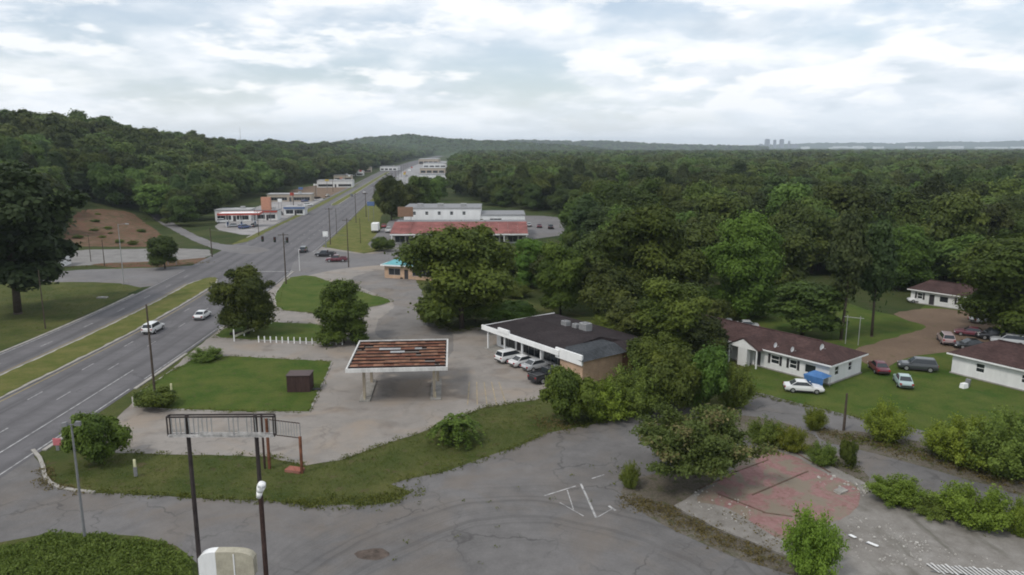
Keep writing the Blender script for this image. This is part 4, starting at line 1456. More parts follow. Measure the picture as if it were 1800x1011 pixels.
# the roofs carry dishes and vents
def dish(x, y, z, s, label):
    o = empty('satellite_dish', (x, y, z), 0.6, label, 'satellite dish')
    mb = MB()
    n = 12
    rings = [(0.0, 0.0), (0.5, 0.05), (0.85, 0.16), (1.0, 0.24)]
    vs_, fs_ = [], []
    for r, d in rings:
        for i in range(n):
            a = 2 * math.pi * i / n
            vs_.append((math.cos(a) * r * s, -0.15 - (d - 0.2) * s * 1.0, 0.55 + math.sin(a) * r * s))
    for j in range(len(rings) - 1):
        for i in range(n): fs_.append((j * n + i, j * n + (i + 1) % n, (j + 1) * n + (i + 1) % n, (j + 1) * n + i))
    mb.add(vs_, fs_).build('reflector', M_TRIM_WHITE, o)
    MB().cyl((0, 0, -0.1), (0, 0, 0.5), 0.03, 0.03, 6).bar((0, 0, 0.5), (0, -0.15, 0.55), 0.04).build('mast', M_STEEL, o)
    MB().bar((0, -0.15, 0.30), (0, -0.62, 0.45), 0.025).box((0, -0.64, 0.47), (0.08, 0.1, 0.08)).build('feed_arm', M_STEEL, o)


ca, sa = math.cos(AX), math.sin(AX)
LH = lambda x, y: (23.9 + ca * x - sa * y, 111.2 + sa * x + ca * y)
for (x, y, z, s, lab) in ((24.6, 2.2, 3.55, 0.46, 'largest white dish near the right end of the long house roof'), (21.6, 0.2, 2.95, 0.36, 'white dish second from the right on the long house eave'),
                          (19.0, 0.3, 2.95, 0.36, 'white dish on the long house eave right of the porch'), (4.8, 0.4, 3.0, 0.36, 'white dish on the eave near the left end of the long house')):
    dish(*LH(x, y), z, s, lab)


# ---- brick store with the white fascia
def brick_store():
    rz = math.atan2(-0.8, 0.6)
    root = empty('brick_store', (-2.3, 108.0, 0), rz, 'low brick store with white fascia, dark roof and cars parked in front', 'store')
    L, D, h = 17.0, 11.5, 3.3
    wall_run(root, (0, 0, 0), (1, 0), L, h, [('shop', 1.0, 4.6, 0.5, 2.5), ('door', 5.0, 6.0, 0, 2.3), ('shop', 6.4, 10.4, 0.5, 2.5), ('shop', 11.2, 15.8, 0.5, 2.5)], M_TRIM_WHITE, frame=M_STEEL)
    wall_run(root, (0, D - 0.22, 0), (0, -1), D - 0.44, h, [], M_BRICK)
    wall_run(root, (L + 4.2, D, 0), (-1, 0), L + 4.2, h, [], M_BRICK)
    wall_run(root, (L + 4.2, 5.4, 0), (0, 1), D - 5.62, h, [('door', 2.0, 3.0, 0, 2.1)], M_BRICK_RED)
    # projecting brick block at the near end
    wall_run(root, (L, -1.9, 0), (1, 0), 4.4, 3.0, [], M_BRICK)
    wall_run(root, (L + 4.4, -1.68, 0), (0, 1), 6.9, 3.0, [], M_BRICK)
    wall_run(root, (L, 0.0, 0), (0, -1), 1.68, 3.0, [], M_BRICK)
    MB().box((L + 1.9, -2.05, 3.25), (5.2, 0.26, 1.35)).build('sign_band', M_TRIM_WHITE, root)
    r = MB()
    zb = 3.2
    r.add([(L + 0.1, -1.9, zb), (L + 4.9, -2.3, zb), (L + 4.9, 5.6, zb), (L + 0.1, 5.6, zb), (L + 0.1, -1.0, 3.95), (L + 3.4, -1.0, 3.95), (L + 2.6, 5.6, 3.95), (L + 0.1, 5.6, 3.95)],
          [(0, 1, 5, 4), (1, 2, 6, 5), (2, 3, 7, 6), (3, 0, 4, 7), (4, 5, 6, 7), (3, 2, 1, 0)])
    r.build('end_roof', M_SHINGLE_GREY, root)
    # main roof: low slope with overhang in front
    m = MB()
    o = 2.2
    x0, x1 = -0.6, L + 0.1
    x2 = L + 4.9
    y0, y1, ym = -o, D + 0.5, 5.0
    z0, zr = 3.45, 4.35
    m.add([(x0, y0, z0), (x1, y0, z0), (x1, y1, z0), (x0, y1, z0), (x0 + 2.5, ym, zr), (x1, ym, zr), (x0, y0, z0 - 0.2), (x1, y0, z0 - 0.2), (x1, y1, z0 - 0.2), (x0, y1, z0 - 0.2)],
          [(0, 1, 5, 4), (1, 2, 5), (2, 3, 4, 5), (3, 0, 4), (9, 8, 7, 6), (0, 6, 7, 1), (1, 7, 8, 2), (2, 8, 9, 3), (3, 9, 6, 0)])
    mr = m.build('roof', M_SHINGLE_DK, root)
    m2 = MB()
    m2.add([(x1, 5.6, z0), (x2, 5.6, z0 - .25), (x2, y1, z0 - .35), (x1, y1, z0), (x1, 5.6, zr - .1), (x2 - 2.5, 7.2, zr - .3), (x1, y1 - 3, zr - .3)], [(0, 1, 5, 4), (1, 2, 5), (2, 3, 6, 5), (4, 5, 6), (3, 2, 1, 0), (0, 4, 6, 3)])
    m2.build('rear_roof', M_SHINGLE_DK, root)
    MB().box(((x0 + x1) / 2, y0 - 0.1, 3.32), (x1 - x0 + 0.1, 0.2, 0.72)).build('fascia', M_TRIM_WHITE, root)
    MB().box((5.0, y0 - 0.16, 3.85), (2.6, 0.3, 0.55)).build('raised_sign', M_TRIM_WHITE, root)
    MB().box((x0 - 0.1, (y0 + y1) / 2, 3.3), (0.18, y1 - y0, 0.5)).build('side_fascia', M_TRIM_WHITE, root)
    for x in (0.4, 4.6, 8.8, 13.0): MB().box((x, y0 + 0.3, 1.54), (0.2, 0.2, 3.08)).build('column', M_TRIM_WHITE, root)
    MB().box((L / 2, -1.1, 0.09), (L + 1, 2.4, 0.18)).build('walkway', M_CONCRETE, root)
    for i, (x, y, s, lab) in enumerate(((9.0, 6.0, 1.0, 'left air conditioning box on the brick store roof'), (10.9, 6.3, 0.85, 'middle air conditioning box on the brick store roof'),
                                        (12.6, 6.6, 1.35, 'largest air conditioning box on the brick store roof'))):
        wx, wy = -2.3 + math.cos(rz) * x - math.sin(rz) * y, 108.0 + math.sin(rz) * x + math.cos(rz) * y
        u = empty('rooftop_unit', (wx, wy, 4.12), rz, lab, 'air conditioner')
        MB().box((0, 0, 0.4 * s), (1.1 * s, 0.9 * s, 0.8 * s)).build('housing', M_STEEL, u)
        MB().cyl((0, 0, 0.8 * s), (0, 0, 0.86 * s), 0.36 * s, 0.36 * s, 14).build('fan_guard', M_GREY, u)
        for k in range(4): MB().box((0, -0.46 * s, (0.18 + 0.15 * k) * s), (0.9 * s, 0.03, 0.05 * s)).build('grille_bar', M_GREY, u)


brick_store()


# ---- rusty filling-station canopy
M_DULL = plain('fascia_dull', (0.60, 0.59, 0.57), 0.75, 0.2, 0.2, 0.9, streak=True)


def canopy():
    root = empty('fuel_canopy', (-13.9, 88, 0), math.radians(4.5), 'old fuel canopy with rusted roof deck and white fascia', 'canopy')
    Wd, Dp, z = 11.6, 12.6, 4.55
    for p, s in (((0, -Dp / 2, z - 0.02), (Wd + 0.2, 0.16, 0.46)), ((0, Dp / 2, z - 0.02), (Wd + 0.2, 0.16, 0.45))): MB().box(p, s).build('fascia', M_DULL, root)
    for sx in (-1, 1): MB().box((sx * Wd / 2, 0, z - 0.02), (0.16, Dp - 0.3, 0.45)).build('side_fascia', M_DULL, root)
    n = 9
    for i in range(n):
        y = -Dp / 2 + 0.7 + (Dp - 1.4) * i / (n - 1)
        b = MB()
        b.box((0, y, z + 0.10), (Wd - 0.3, 0.08, 0.20)); b.box((0, y, z + 0.21), (Wd - 0.3, 0.22, 0.03)); b.box((0, y, z - 0.01), (Wd - 0.3, 0.22, 0.03))
        b.build('beam', M_RUST_DARK, root)
    for sx in (-0.5, 0.0, 0.5): MB().box((sx * (Wd - 1.5), 0, z - 0.18), (0.16, Dp - 0.6, 0.2)).build('girder', M_RUST_DARK, root)
    rng = random.Random(4)
    for i in range(n - 1):
        y0 = -Dp / 2 + 0.7 + (Dp - 1.4) * i / (n - 1); w = (Dp - 1.4) / (n - 1)
        x = -Wd / 2 + 0.25
        while x < Wd / 2 - 0.3:
            pw = min(rng.choice((0.6, 0.9, 1.2, 1.8)), Wd / 2 - 0.25 - x)
            lost = rng.random() < (0.10 if i < 4 else 0.20)
            if not lost and pw > 0.15:
                dz = rng.uniform(-.05, .04)
                MB().box((x + pw / 2, y0 + w / 2, z + 0.09 + dz), (pw - 0.02, w - 0.12, 0.04), 0, rng.uniform(-.02, .02), rng.uniform(-.02, .02)).build(
                    'deck_panel', (M_RUST_DECK, M_RUST_DECK, M_RUST, M_STEEL if i in (4, 5, 6) and rng.random() < 0.5 else M_RUST)[rng.randrange(4)], root)
            x += pw
    for x, y in ((-4.2, -3.3), (4.2, -3.6), (-4.0, 2.6), (4.5, 2.4)):
        c = MB().box((x, y, (z - 0.3) / 2), (0.32, 0.32, z - 0.3)).build('column', plain('column_paint', (0.40, 0.34, 0.26), 0.8, 0.2, 0.3, 1.5, streak=True), root)
        MB().box((x, y, z - 0.42), (0.62, 0.5, 0.25)).build('column_head', M_GREY, c)
    for sx in (-4.1, 4.35):
        MB().box((sx, -0.5, 0.10), (1.3, 8.0, 0.2)).build('pump_island', M_CONCRETE, root)
        for y in (-4.1, 3.1): MB().cyl((sx, y, 0), (sx, y, 0.95), 0.09, 0.09, 10).build('bollard', plain('bollard_paint', (0.42, 0.37, 0.26), 0.7, 0.3, 0.3, 2), root)
    MB().box((0, -0.4, 4.05), (0.9, 0.4, 0.25)).build('light_box', M_GREY, root)


canopy()


# ---- shops with the red roof, the white building behind, the teal roof
def shop_row():
    root = empty('shop_row', (-37.5, 228, 0), 0.02, 'row of shops with a long sloping red roof', 'shops')
    L, D, h = 42, 17, 3.3
    ops = []
    for i in range(7): ops += [('shop', 0.8 + i * 5.9, 3.9 + i * 5.9, 0.5, 2.5), ('door', 4.3 + i * 5.9, 5.3 + i * 5.9, 0, 2.3)]
    wall_run(root, (0, 0, 0), (1, 0), L, h, ops, plain('wall_grey', (0.40, 0.38, 0.36), 0.8), frame=M_STEEL)
    wall_run(root, (0, D, 0), (0, -1), D - 0.22, h, [], M_BRICK_RED)
    wall_run(root, (L, 0.22, 0), (0, 1), D - 0.22, h, [], M_BRICK_RED)
    MB().box((L / 2, -1.9, 3.2), (L + 1, 0.2, 0.5)).build('fascia', M_TRIM_WHITE, root)
    mr = plain('roof_red', (0.235, 0.090, 0.080), 0.8, 0.2, 0.4, 0.25)
    k = 14
    for i in range(k):
        a, b = -0.5 + (L + 1) * i / k, -0.5 + (L + 1) * (i + 1) / k - 0.04
        MB().add([(a, -2, 3.45), (b, -2, 3.45), (b, 10, 6.0), (a, 10, 6.0), (a, -2, 3.35), (b, -2, 3.35), (b, 10, 5.9), (a, 10, 5.9)],
                 [(0, 1, 2, 3), (7, 6, 5, 4), (0, 4, 5, 1), (1, 5, 6, 2), (2, 6, 7, 3), (3, 7, 4, 0)]).build('roof_panel', mr, root)
    MB().box((L / 2, 13.6, 5.7), (L + 0.6, 7.0, 0.4)).build('rear_roof', M_GREY, root)
    for x in range(0, 43, 7): MB().box((x, -1.7, 1.6), (0.22, 0.22, 3.2)).build('column', M_TRIM_WHITE, root)


shop_row()


def hall():
    root = empty('white_hall', (-36.6, 247.5, 0), 0.02, 'tall white building behind the red-roofed row of shops', 'building')
    for (x0, x1, h, dp, nm) in ((0, 26, 9.6, 18, 'tall_block'), (26.1, 41, 7.3, 16, 'low_block')):
        ops = [('sash', 3 + i * 4.2, 4.1 + i * 4.2, h - 2.3, h - 1.1) for i in range(int((x1 - x0 - 3) / 4.2))] if h > 8 else [('sash2', 3, 7, h - 1.9, h - 1.2)]
        wall_run(root, (x0, 0, 0), (1, 0), x1 - x0, h, ops, M_TRIM_WHITE)
        wall_run(root, (x0, dp, 0), (0, -1), dp - 0.22, h, [], M_WALL_WHITE)
        wall_run(root, (x1, 0.22, 0), (0, 1), dp - 0.22, h, [], M_WALL_WHITE)
        MB().box(((x0 + x1) / 2, dp / 2 + 0.2, h + 0.06), (x1 - x0 + 0.3, dp, 0.2)).build('roof', M_GREY, root)
        MB().box(((x0 + x1) / 2, -0.06, h - 0.05), (x1 - x0 + 0.2, 0.22, 0.34)).build('parapet', M_STEEL, root)
    for x in (5, 12, 20): MB().box((x, 6, 10.2), (2.0, 1.6, 1.1)).build('roof_vent', M_STEEL, root)


hall()


def teal_shop():
    root = empty('teal_roof_shop', (-29.6, 167.5, 0), -0.30, 'brick shop with a teal hipped roof half hidden by the large tree', 'shop')
    L, D, h = 15, 9, 3.1
    wall_run(root, (0, 0, 0), (1, 0), L, h, [('shop', 1.0, 4.0, 0.8, 2.4), ('door', 5, 6, 0, 2.2), ('shop', 7, 12, 0.8, 2.4)], M_BRICK, frame=M_STEEL)
    wall_run(root, (0, D, 0), (0, -1), D - 0.22, h, [('shop', 2, 5, 0.8, 2.4)], M_BRICK, frame=M_STEEL)
    wall_run(root, (L, 0.22, 0), (0, 1), D - 0.22, h, [], M_BRICK)
    mt = plain('roof_teal', (0.13, 0.36, 0.39), 0.6, 0.3, 0.15, 0.5)
    o, t = 0.7, 1.9
    vs_ = [(-o, -o, h), (L + o, -o, h), (L + o, D + o, h), (-o, D + o, h), (3.4, 3.6, h + t), (L - 3.4, 3.6, h + t), (L - 3.4, D - 3.6, h + t), (3.4, D - 3.6, h + t)]
    MB().add(vs_, [(0, 1, 5, 4), (1, 2, 6, 5), (2, 3, 7, 6), (3, 0, 4, 7), (4, 5, 6, 7), (3, 2, 1, 0)]).build('roof', mt, root)
    f = MB()
    for p, q in ((0, 1), (1, 2), (2, 3), (3, 0)): f.bar((vs_[p][0], vs_[p][1], h + 0.02), (vs_[q][0], vs_[q][1], h + 0.02), 0.08, 0.3)
    f.build('fascia', M_TRIM_WHITE, root)


teal_shop()


def flat_block(name, label, x, y, L, D, h, rz, mat, roof, cat='building', front=None, z=0.0, band=None):
    root = empty(name, (x, y, z), rz, label, cat)
    fr = front if front is not None else [('shop', 0.8, L * 0.45, 0.6, 2.4), ('door', L * 0.5, L * 0.5 + 1.2, 0, 2.3), ('shop', L * 0.6, L - 0.8, 0.6, 2.4)]
    wall_run(root, (0, 0, 0), (1, 0), L, h, fr, mat, frame=M_STEEL)
    wall_run(root, (0, D, 0), (0, -1), D - 0.22, h, [], mat)
    wall_run(root, (L, 0.22, 0), (0, 1), D - 0.22, h, [], mat)
    wall_run(root, (L - 0.22, D, 0), (-1, 0), L - 0.44, h, [], mat)
    MB().box((L / 2, D / 2, h + 0.08), (L + 0.5, D + 0.5, 0.24)).build('roof', roof, root)
    if band: MB().box((L / 2, -0.2, h - 0.4), (L + 0.3, 0.3, 0.7)).build('sign_band', band, root)
    MB().box((L * 0.7, D * 0.6, h + 0.65), (1.8, 1.4, 0.9)).build('roof_unit', M_STEEL, root)
    return root


M_TAN = plain('wall_tan', (0.42, 0.36, 0.29), 0.85)
M_RED = plain('paint_red', (0.42, 0.075, 0.055), 0.6)
M_ORANGE = plain('paint_orange', (0.50, 0.25, 0.17), 0.6)
M_BLUE = plain('paint_blue', (0.10, 0.16, 0.32), 0.6)
M_ROOF_LT = plain('roof_light', (0.36, 0.36, 0.36), 0.8, 0.2, 0.15, 0.3)
flat_block('petrol_shop', 'white shop with grey roof behind the far petrol canopy', -121, 298, 14, 10, 4.6, 0.12, M_WALL_WHITE, M_ROOF_LT)
flat_block('repair_garage', 'small red and white garage right of the petrol shop', -106.5, 303, 9, 8, 4.0, 0.1, M_WALL_WHITE, M_GREY, band=M_RED)
flat_block('car_dealer_office', 'white office with blue band at the small car lot', -101.5, 326, 9, 7, 3.6, 0.1, M_WALL_WHITE, M_ROOF_LT, band=M_BLUE)
flat_block('storage_shed', 'long pale storage building at the dirt lot left of the highway', -136, 408, 24, 10, 4.0, 0.1, M_TAN, M_ROOF_LT)
flat_block('grey_roof_store', 'grey-roofed store among the trees left of the far highway', -146, 552, 26, 14, 5.0, 0.1, M_WALL_WHITE, M_ROOF_LT)
for i, (u, v, wpx, hh, dp, lab) in enumerate(((743, 331, 40, 4.5, 16, 'nearest building of the far commercial strip'), (737, 318, 48, 5.5, 30, 'wide low building with dark windows in the far commercial strip'),
                                            (738, 305, 44, 6.0, 40, 'pale flat building in the middle of the far commercial strip'), (744, 296, 40, 7.0, 50, 'white building near the back of the far commercial strip'),
                                            (736, 289, 34, 9.0, 60, 'last pale building of the far commercial strip'), (668, 300, 30, 5.0, 30, 'pale store left of the far highway bend'))):
    x, y = G(u, v)
    L = wpx / F_PX * y
    flat_block('strip_store', lab, x, y, L, dp, hh, 0.03, (M_TAN, M_WALL_WHITE)[i % 2], (M_ROOF_LT, M_GREY)[i % 2], front=[('shop', 1 + k * (L - 1) / 4, 1 + k * (L - 1) / 4 + (L - 1) / 4 - 1.5, 0.6, hh * 0.55) for k in range(4)])
flat_block('brown_shed', 'brown shed with a white door right of the white hall', 24, 281, 12, 8, 5.0, 0.05, plain('wall_brown', (0.20, 0.085, 0.06), 0.85), M_GREY, cat='shed', front=[('door', 4, 7, 0, 2.8)])
flat_block('roadside_kiosk', 'white kiosk half hidden by the huge dark tree at the left', -122.5, 180, 9, 7, 3.4, 0.2, M_WALL_WHITE, M_ROOF_LT, cat='kiosk')


def petrol_canopy():
    root = empty('petrol_canopy', (-103.5, 279, 0), 0.16, 'far petrol canopy with red and white band left of the highway', 'canopy')
    MB().box((0, 0, 5.1), (15, 8.4, 0.5)).build('roof', M_TRIM_WHITE, root)
    MB().box((0, -4.25, 5.1), (15.2, 0.12, 0.75)).build('band', M_RED, root)
    MB().box((0, 4.25, 5.1), (15.2, 0.12, 0.75)).build('band', M_RED, root)
    for s in (-1, 1): MB().box((s * 7.55, 0, 5.1), (0.12, 8.3, 0.75)).build('band', M_RED, root)
    for x in (-5, 0, 5):
        for y in (-2, 2): MB().box((x, y, 2.42), (0.3, 0.3, 4.85)).build('column', M_TRIM_WHITE, root)
    for i, x in enumerate((-5, 0, 5)):
        wx, wy = -103.5 + math.cos(0.16) * x, 279 + math.sin(0.16) * x
        p = empty('fuel_pump', (wx, wy, 0.03), 0.16, ('left', 'middle', 'right')[i] + ' fuel pump under the far petrol canopy', 'fuel pump')
        MB().box((0, 0, 0.1), (1.2, 2.6, 0.2)).build('island', M_CONCRETE, p)
        MB().box((0, 0, 1.0), (0.7, 0.9, 1.6)).build('cabinet', M_BLUE, p)
        MB().box((0, -0.46, 1.4), (0.5, 0.03, 0.4)).build('display', M_GLASS, p)


petrol_canopy()


def pylon(name, label, x, y, w, h, t, panel_mat, posts=2, z0=0.0, panel_h=None, post_mat=None, rz=0.0, cat='sign'):
    root = empty(name, (x, y, z0), rz, label, cat)
    ph = panel_h or h * 0.4
    MB().box((0, 0, h - ph / 2), (w, t, ph)).build('panel', panel_mat, root)
    MB().box((0, -t / 2 - 0.02, h - ph / 2), (w * 0.9, 0.03, ph * 0.8)).build('face', panel_mat, root)
    for i in range(posts):
        px_ = 0 if posts == 1 else (-0.36 + 0.72 * i / (posts - 1)) * w
        MB().box((px_, 0, (h - ph) / 2), (0.16 if posts > 1 else 0.3, 0.14, h - ph)).build('post', post_mat or M_GREY, root)
    return root


pylon('orange_pylon_sign', 'tall orange sign tower right of the petrol canopy', -99.5, 297, 3.8, 10.0, 1.2, M_ORANGE, panel_h=5.2)
pylon('brown_shop_sign', 'brown sign board above the left end of the red-roofed shops', -35.0, 240.5, 5.0, 10.6, 0.5, plain('sign_brown', (0.24, 0.15, 0.10), 0.7), panel_h=3.2)
pylon('white_lot_sign', 'white sign board beside the small tree left of the highway', *G(303, 466), 3.0, 3.6, 0.25, M_TRIM_WHITE, panel_h=1.1)
pylon('white_corner_sign', 'small white sign on a post at the far corner of the crossroads', *G(573, 436), 1.5, 5.0, 0.2, M_TRIM_WHITE, 1, panel_h=1.6)
pylon('red_white_sign', 'small red and white sign at the highway kerb near the round bush', *G(102, 792), 0.8, 1.3, 0.06, plain('sign_pink', (0.55, 0.17, 0.19), 0.6), 1, panel_h=0.75)
pylon('marker_post', 'slim white and yellow marker post in the grass by the round bush', *G(239, 838), 0.22, 1.7, 0.08, plain('marker_yellow', (0.62, 0.60, 0.38), 0.6), 1, panel_h=0.75)
pylon('yellow_marker', 'yellow marker post beside the bush at the utility pole', *G(302, 692), 0.20, 1.3, 0.12, plain('marker_yellow', (0.62, 0.60, 0.38), 0.6), 1, panel_h=1.1)


# ------------------------------------------------------------------ vehicles
M_TYRE = plain('tyre', (0.018, 0.018, 0.018), 0.85, 0.2, 0.2, 4)
M_RIM = plain('rim', (0.42, 0.42, 0.43), 0.35, 0.5, 0.1, 4, 0.6)
M_LAMP_W = plain('headlamp', (0.60, 0.61, 0.62), 0.15, 0.6, 0.05)
M_LAMP_R = plain('tail_lamp', (0.32, 0.02, 0.02), 0.25, 0.5, 0.05)
M_PLASTIC = plain('dark_plastic', (0.03, 0.03, 0.032), 0.6, 0.3, 0.1)
WHEEL = {}


def wheel_meshes(r, w):
    key = (round(r, 2), round(w, 2))
    if key not in WHEEL:
        t = MB().cyl((0, -w / 2, 0), (0, w / 2, 0), r, r, 18).mesh('tyre', M_TYRE)
        c = MB().cyl((0, -w / 2 - 0.012, 0), (0, w / 2 + 0.012, 0), r * 0.62, r * 0.62, 14).mesh('rim', M_RIM)
        WHEEL[key] = (t, c)
    return WHEEL[key]


SPEC = {  # length, width, height, body stations (x, half width, low, top), cabin (x rear base, rear top, front top, front base), belt z
    'sedan': dict(L=4.7, W=1.82, H=1.45, belt=0.92, st=[(-2.35, .68, .42, .72), (-2.25, .82, .30, .90), (-1.5, .90, .24, .95), (0.0, .91, .22, .93), (1.2, .90, .24, .90), (1.9, .85, .26, .80), (2.28, .74, .32, .66), (2.35, .60, .40, .56)],
                  cab=(-1.75, -0.95, 0.30, 1.10), wb=(-1.38, 1.40), r=0.32),
    'suv': dict(L=4.8, W=1.92, H=1.74, belt=1.08, st=[(-2.40, .78, .48, .98), (-2.34, .90, .36, 1.08), (-1.5, .95, .30, 1.10), (0.0, .96, .28, 1.08), (1.2, .94, .30, 1.04), (1.95, .90, .32, .98), (2.32, .80, .38, .84), (2.40, .66, .46, .68)],
                cab=(-2.30, -2.02, 0.42, 1.18), wb=(-1.42, 1.45), r=0.37),
    'pickup': dict(L=5.6, W=1.98, H=1.85, belt=1.12, st=[(-2.80, .90, .52, 1.08), (-2.74, .96, .44, 1.12), (-0.8, .98, .38, 1.12), (0.6, .98, .36, 1.12), (1.6, .97, .38, 1.10), (2.4, .92, .42, 1.02), (2.74, .84, .46, .90), (2.80, .74, .52, .76)],
                   cab=(-0.75, -0.60, 0.75, 1.50), wb=(-1.75, 1.80), r=0.41, bed=(-2.70, -0.85)),
}
BODY = {}


def car_meshes(kind, colname, rgb):
    key = (kind, colname)
    if key in BODY: return BODY[key]
    s = SPEC[kind]
    pm = paint('car_' + colname, rgb)
    b = MB()
    rings = []
    for x, hw_, lo, top in s['st']:
        sh = lo + (top - lo) * 0.62
        rings.append([(x, -hw_ * 0.90, lo), (x, -hw_, lo + (top - lo) * 0.25), (x, -hw_, sh), (x, -hw_ * 0.93, top - 0.03), (x, -hw_ * 0.80, top), (x, hw_ * 0.80, top), (x, hw_ * 0.93, top - 0.03), (x, hw_, sh), (x, hw_, lo + (top - lo) * 0.25), (x, hw_ * 0.90, lo)])
    k = len(rings[0])
    b.add([p for r in rings for p in r], [(i * k + j, i * k + (j + 1) % k, (i + 1) * k + (j + 1) % k, (i + 1) * k + j) for i in range(len(rings) - 1) for j in range(k)] + [tuple(range(k - 1, -1, -1)), tuple((len(rings) - 1) * k + j for j in range(k))])
    body = b.mesh('body', pm)
    x0, x1, x2, x3 = s['cab']
    zb, zt = s['belt'] - 0.04, s['H']
    wb_, wt = s['W'] / 2 * 0.90, s['W'] / 2 * 0.70
    cab = MB()
    q = [(x0, -wb_, zb), (x3, -wb_, zb), (x3, wb_, zb), (x0, wb_, zb), (x1, -wt, zt - 0.06), (x2, -wt, zt - 0.06), (x2, wt, zt - 0.06), (x1, wt, zt - 0.06),
         (x1 + .12, -wt * .85, zt), (x2 - .18, -wt * .85, zt), (x2 - .18, wt * .85, zt), (x1 + .12, wt * .85, zt)]
    cab.add(q, [(0, 1, 5, 4), (1, 2, 6, 5), (2, 3, 7, 6), (3, 0, 4, 7), (4, 5, 9, 8), (5, 6, 10, 9), (6, 7, 11, 10), (7, 4, 8, 11), (8, 9, 10, 11)])
    cabin = cab.mesh('cabin', pm)

    def pane(a, b_, c, d, nrm, ins=0.10):
        P = [Vector(v) for v in (a, b_, c, d)]
        m = sum(P, Vector()) / 4
        P = [m + (v - m) * (1 - ins) + Vector(nrm) * 0.018 for v in P]
        return MB().add(P + [v - Vector(nrm) * 0.03 for v in P], [(0, 1, 2, 3), (7, 6, 5, 4), (0, 4, 5, 1), (1, 5, 6, 2), (2, 6, 7, 3), (3, 7, 4, 0)])
    zp = s['belt'] + 0.02
    f = (zp - zb) / (zt - 0.06 - zb)
    lerp = lambda A, B: tuple(A[i] + (B[i] - A[i]) * f for i in range(3))
    glass = {'windscreen': pane(lerp(q[1], q[5]), lerp(q[2], q[6]), q[6], q[5], (.6, 0, .7)).mesh('windscreen', M_GLASS),
             'rear_window': pane(lerp(q[3], q[7]), lerp(q[0], q[4]), q[4], q[7], (-.7, 0, .6)).mesh('rear_window', M_GLASS),
             'side_window_r': pane(lerp(q[0], q[4]), lerp(q[1], q[5]), q[5], q[4], (0, -.9, .3), 0.08).mesh('side_window', M_GLASS),
             'side_window_l': pane(lerp(q[2], q[6]), lerp(q[3], q[7]), q[7], q[6], (0, .9, .3), 0.08).mesh('side_window', M_GLASS)}
    bits = []
    xf, xr = s['L'] / 2, -s['L'] / 2
    zl = s['st'][-2][3] - 0.1
    hw_ = s['W'] / 2
    for sy in (-1, 1):
        bits.append(('headlight', MB().box((xf - 0.10, sy * hw_ * 0.68, zl), (0.16, 0.34, 0.14)).mesh('headlight', M_LAMP_W)))
        bits.append(('tail_light', MB().box((xr + 0.05, sy * hw_ * 0.74, s['st'][1][3] - 0.17), (0.14, 0.26, 0.2)).mesh('tail_light', M_LAMP_R)))
        bits.append(('mirror', MB().box((x3 - 0.25, sy * (hw_ * 0.98), s['belt'] + 0.08), (0.14, 0.2, 0.13)).mesh('mirror', pm)))
        bits.append(('sill', MB().box((0, sy * hw_ * 0.93, 0.30), (s['L'] * 0.42, 0.08, 0.14)).mesh('sill', M_PLASTIC)))
    bits.append(('front_bumper', MB().box((xf - 0.03, 0, 0.44), (0.14, s['W'] * 0.74, 0.16)).mesh('front_bumper', M_PLASTIC)))
    bits.append(('rear_bumper', MB().box((xr + 0.03, 0, 0.50), (0.14, s['W'] * 0.78, 0.16)).mesh('rear_bumper', M_PLASTIC)))
    if 'bed' in s:
        a, c = s['bed']
        m = MB()
        zt2 = s['belt'] + 0.14
        m.box(((a + c) / 2, -0.90, zt2 - .1), (c - a, 0.1, 0.3)).box(((a + c) / 2, 0.90, zt2 - .1), (c - a, 0.1, 0.3)).box((a + 0.05, 0, zt2 - .1), (0.1, 1.7, 0.3)).box((c - 0.02, 0, zt2 - .1), (0.08, 1.7, 0.3))
        bits.append(('bed_wall', m.mesh('bed_wall', pm)))
        bits.append(('bed_floor', MB().box(((a + c) / 2, 0, s['belt'] + 0.012), (c - a - 0.2, 1.68, 0.02)).mesh('bed_floor', M_PLASTIC)))
    BODY[key] = (body, cabin, glass, bits)
    return BODY[key]


def car(kind, colname, rgb, u, v, heading, label, name=None, cat=None, group=None, z=0.04, xy=None):
    x, y = xy or G(u, v, z)
    body, cabin, glass, bits = car_meshes(kind, colname, rgb)
    s = SPEC[kind]
    root = empty(name or {'sedan': 'sedan_car', 'suv': 'sport_utility_car', 'pickup': 'pickup_truck'}[kind], (x, y, z), math.radians(heading), label, cat or ('pickup' if kind == 'pickup' else 'car'), group)
    link_mesh('body', body, root)
    cb = link_mesh('cabin', cabin, root)
    for k, me in glass.items(): link_mesh('side_window' if k.startswith('side') else k, me, cb)
    for nm, me in bits: link_mesh(nm, me, root)
    tm, rm = wheel_meshes(s['r'], 0.22)
    for wx in s['wb']:
        for sy in (-1, 1):
            w = link_mesh('wheel', tm, root, (wx, sy * (s['W'] / 2 - 0.09), s['r']))
            link_mesh('rim', rm, w)
    return root


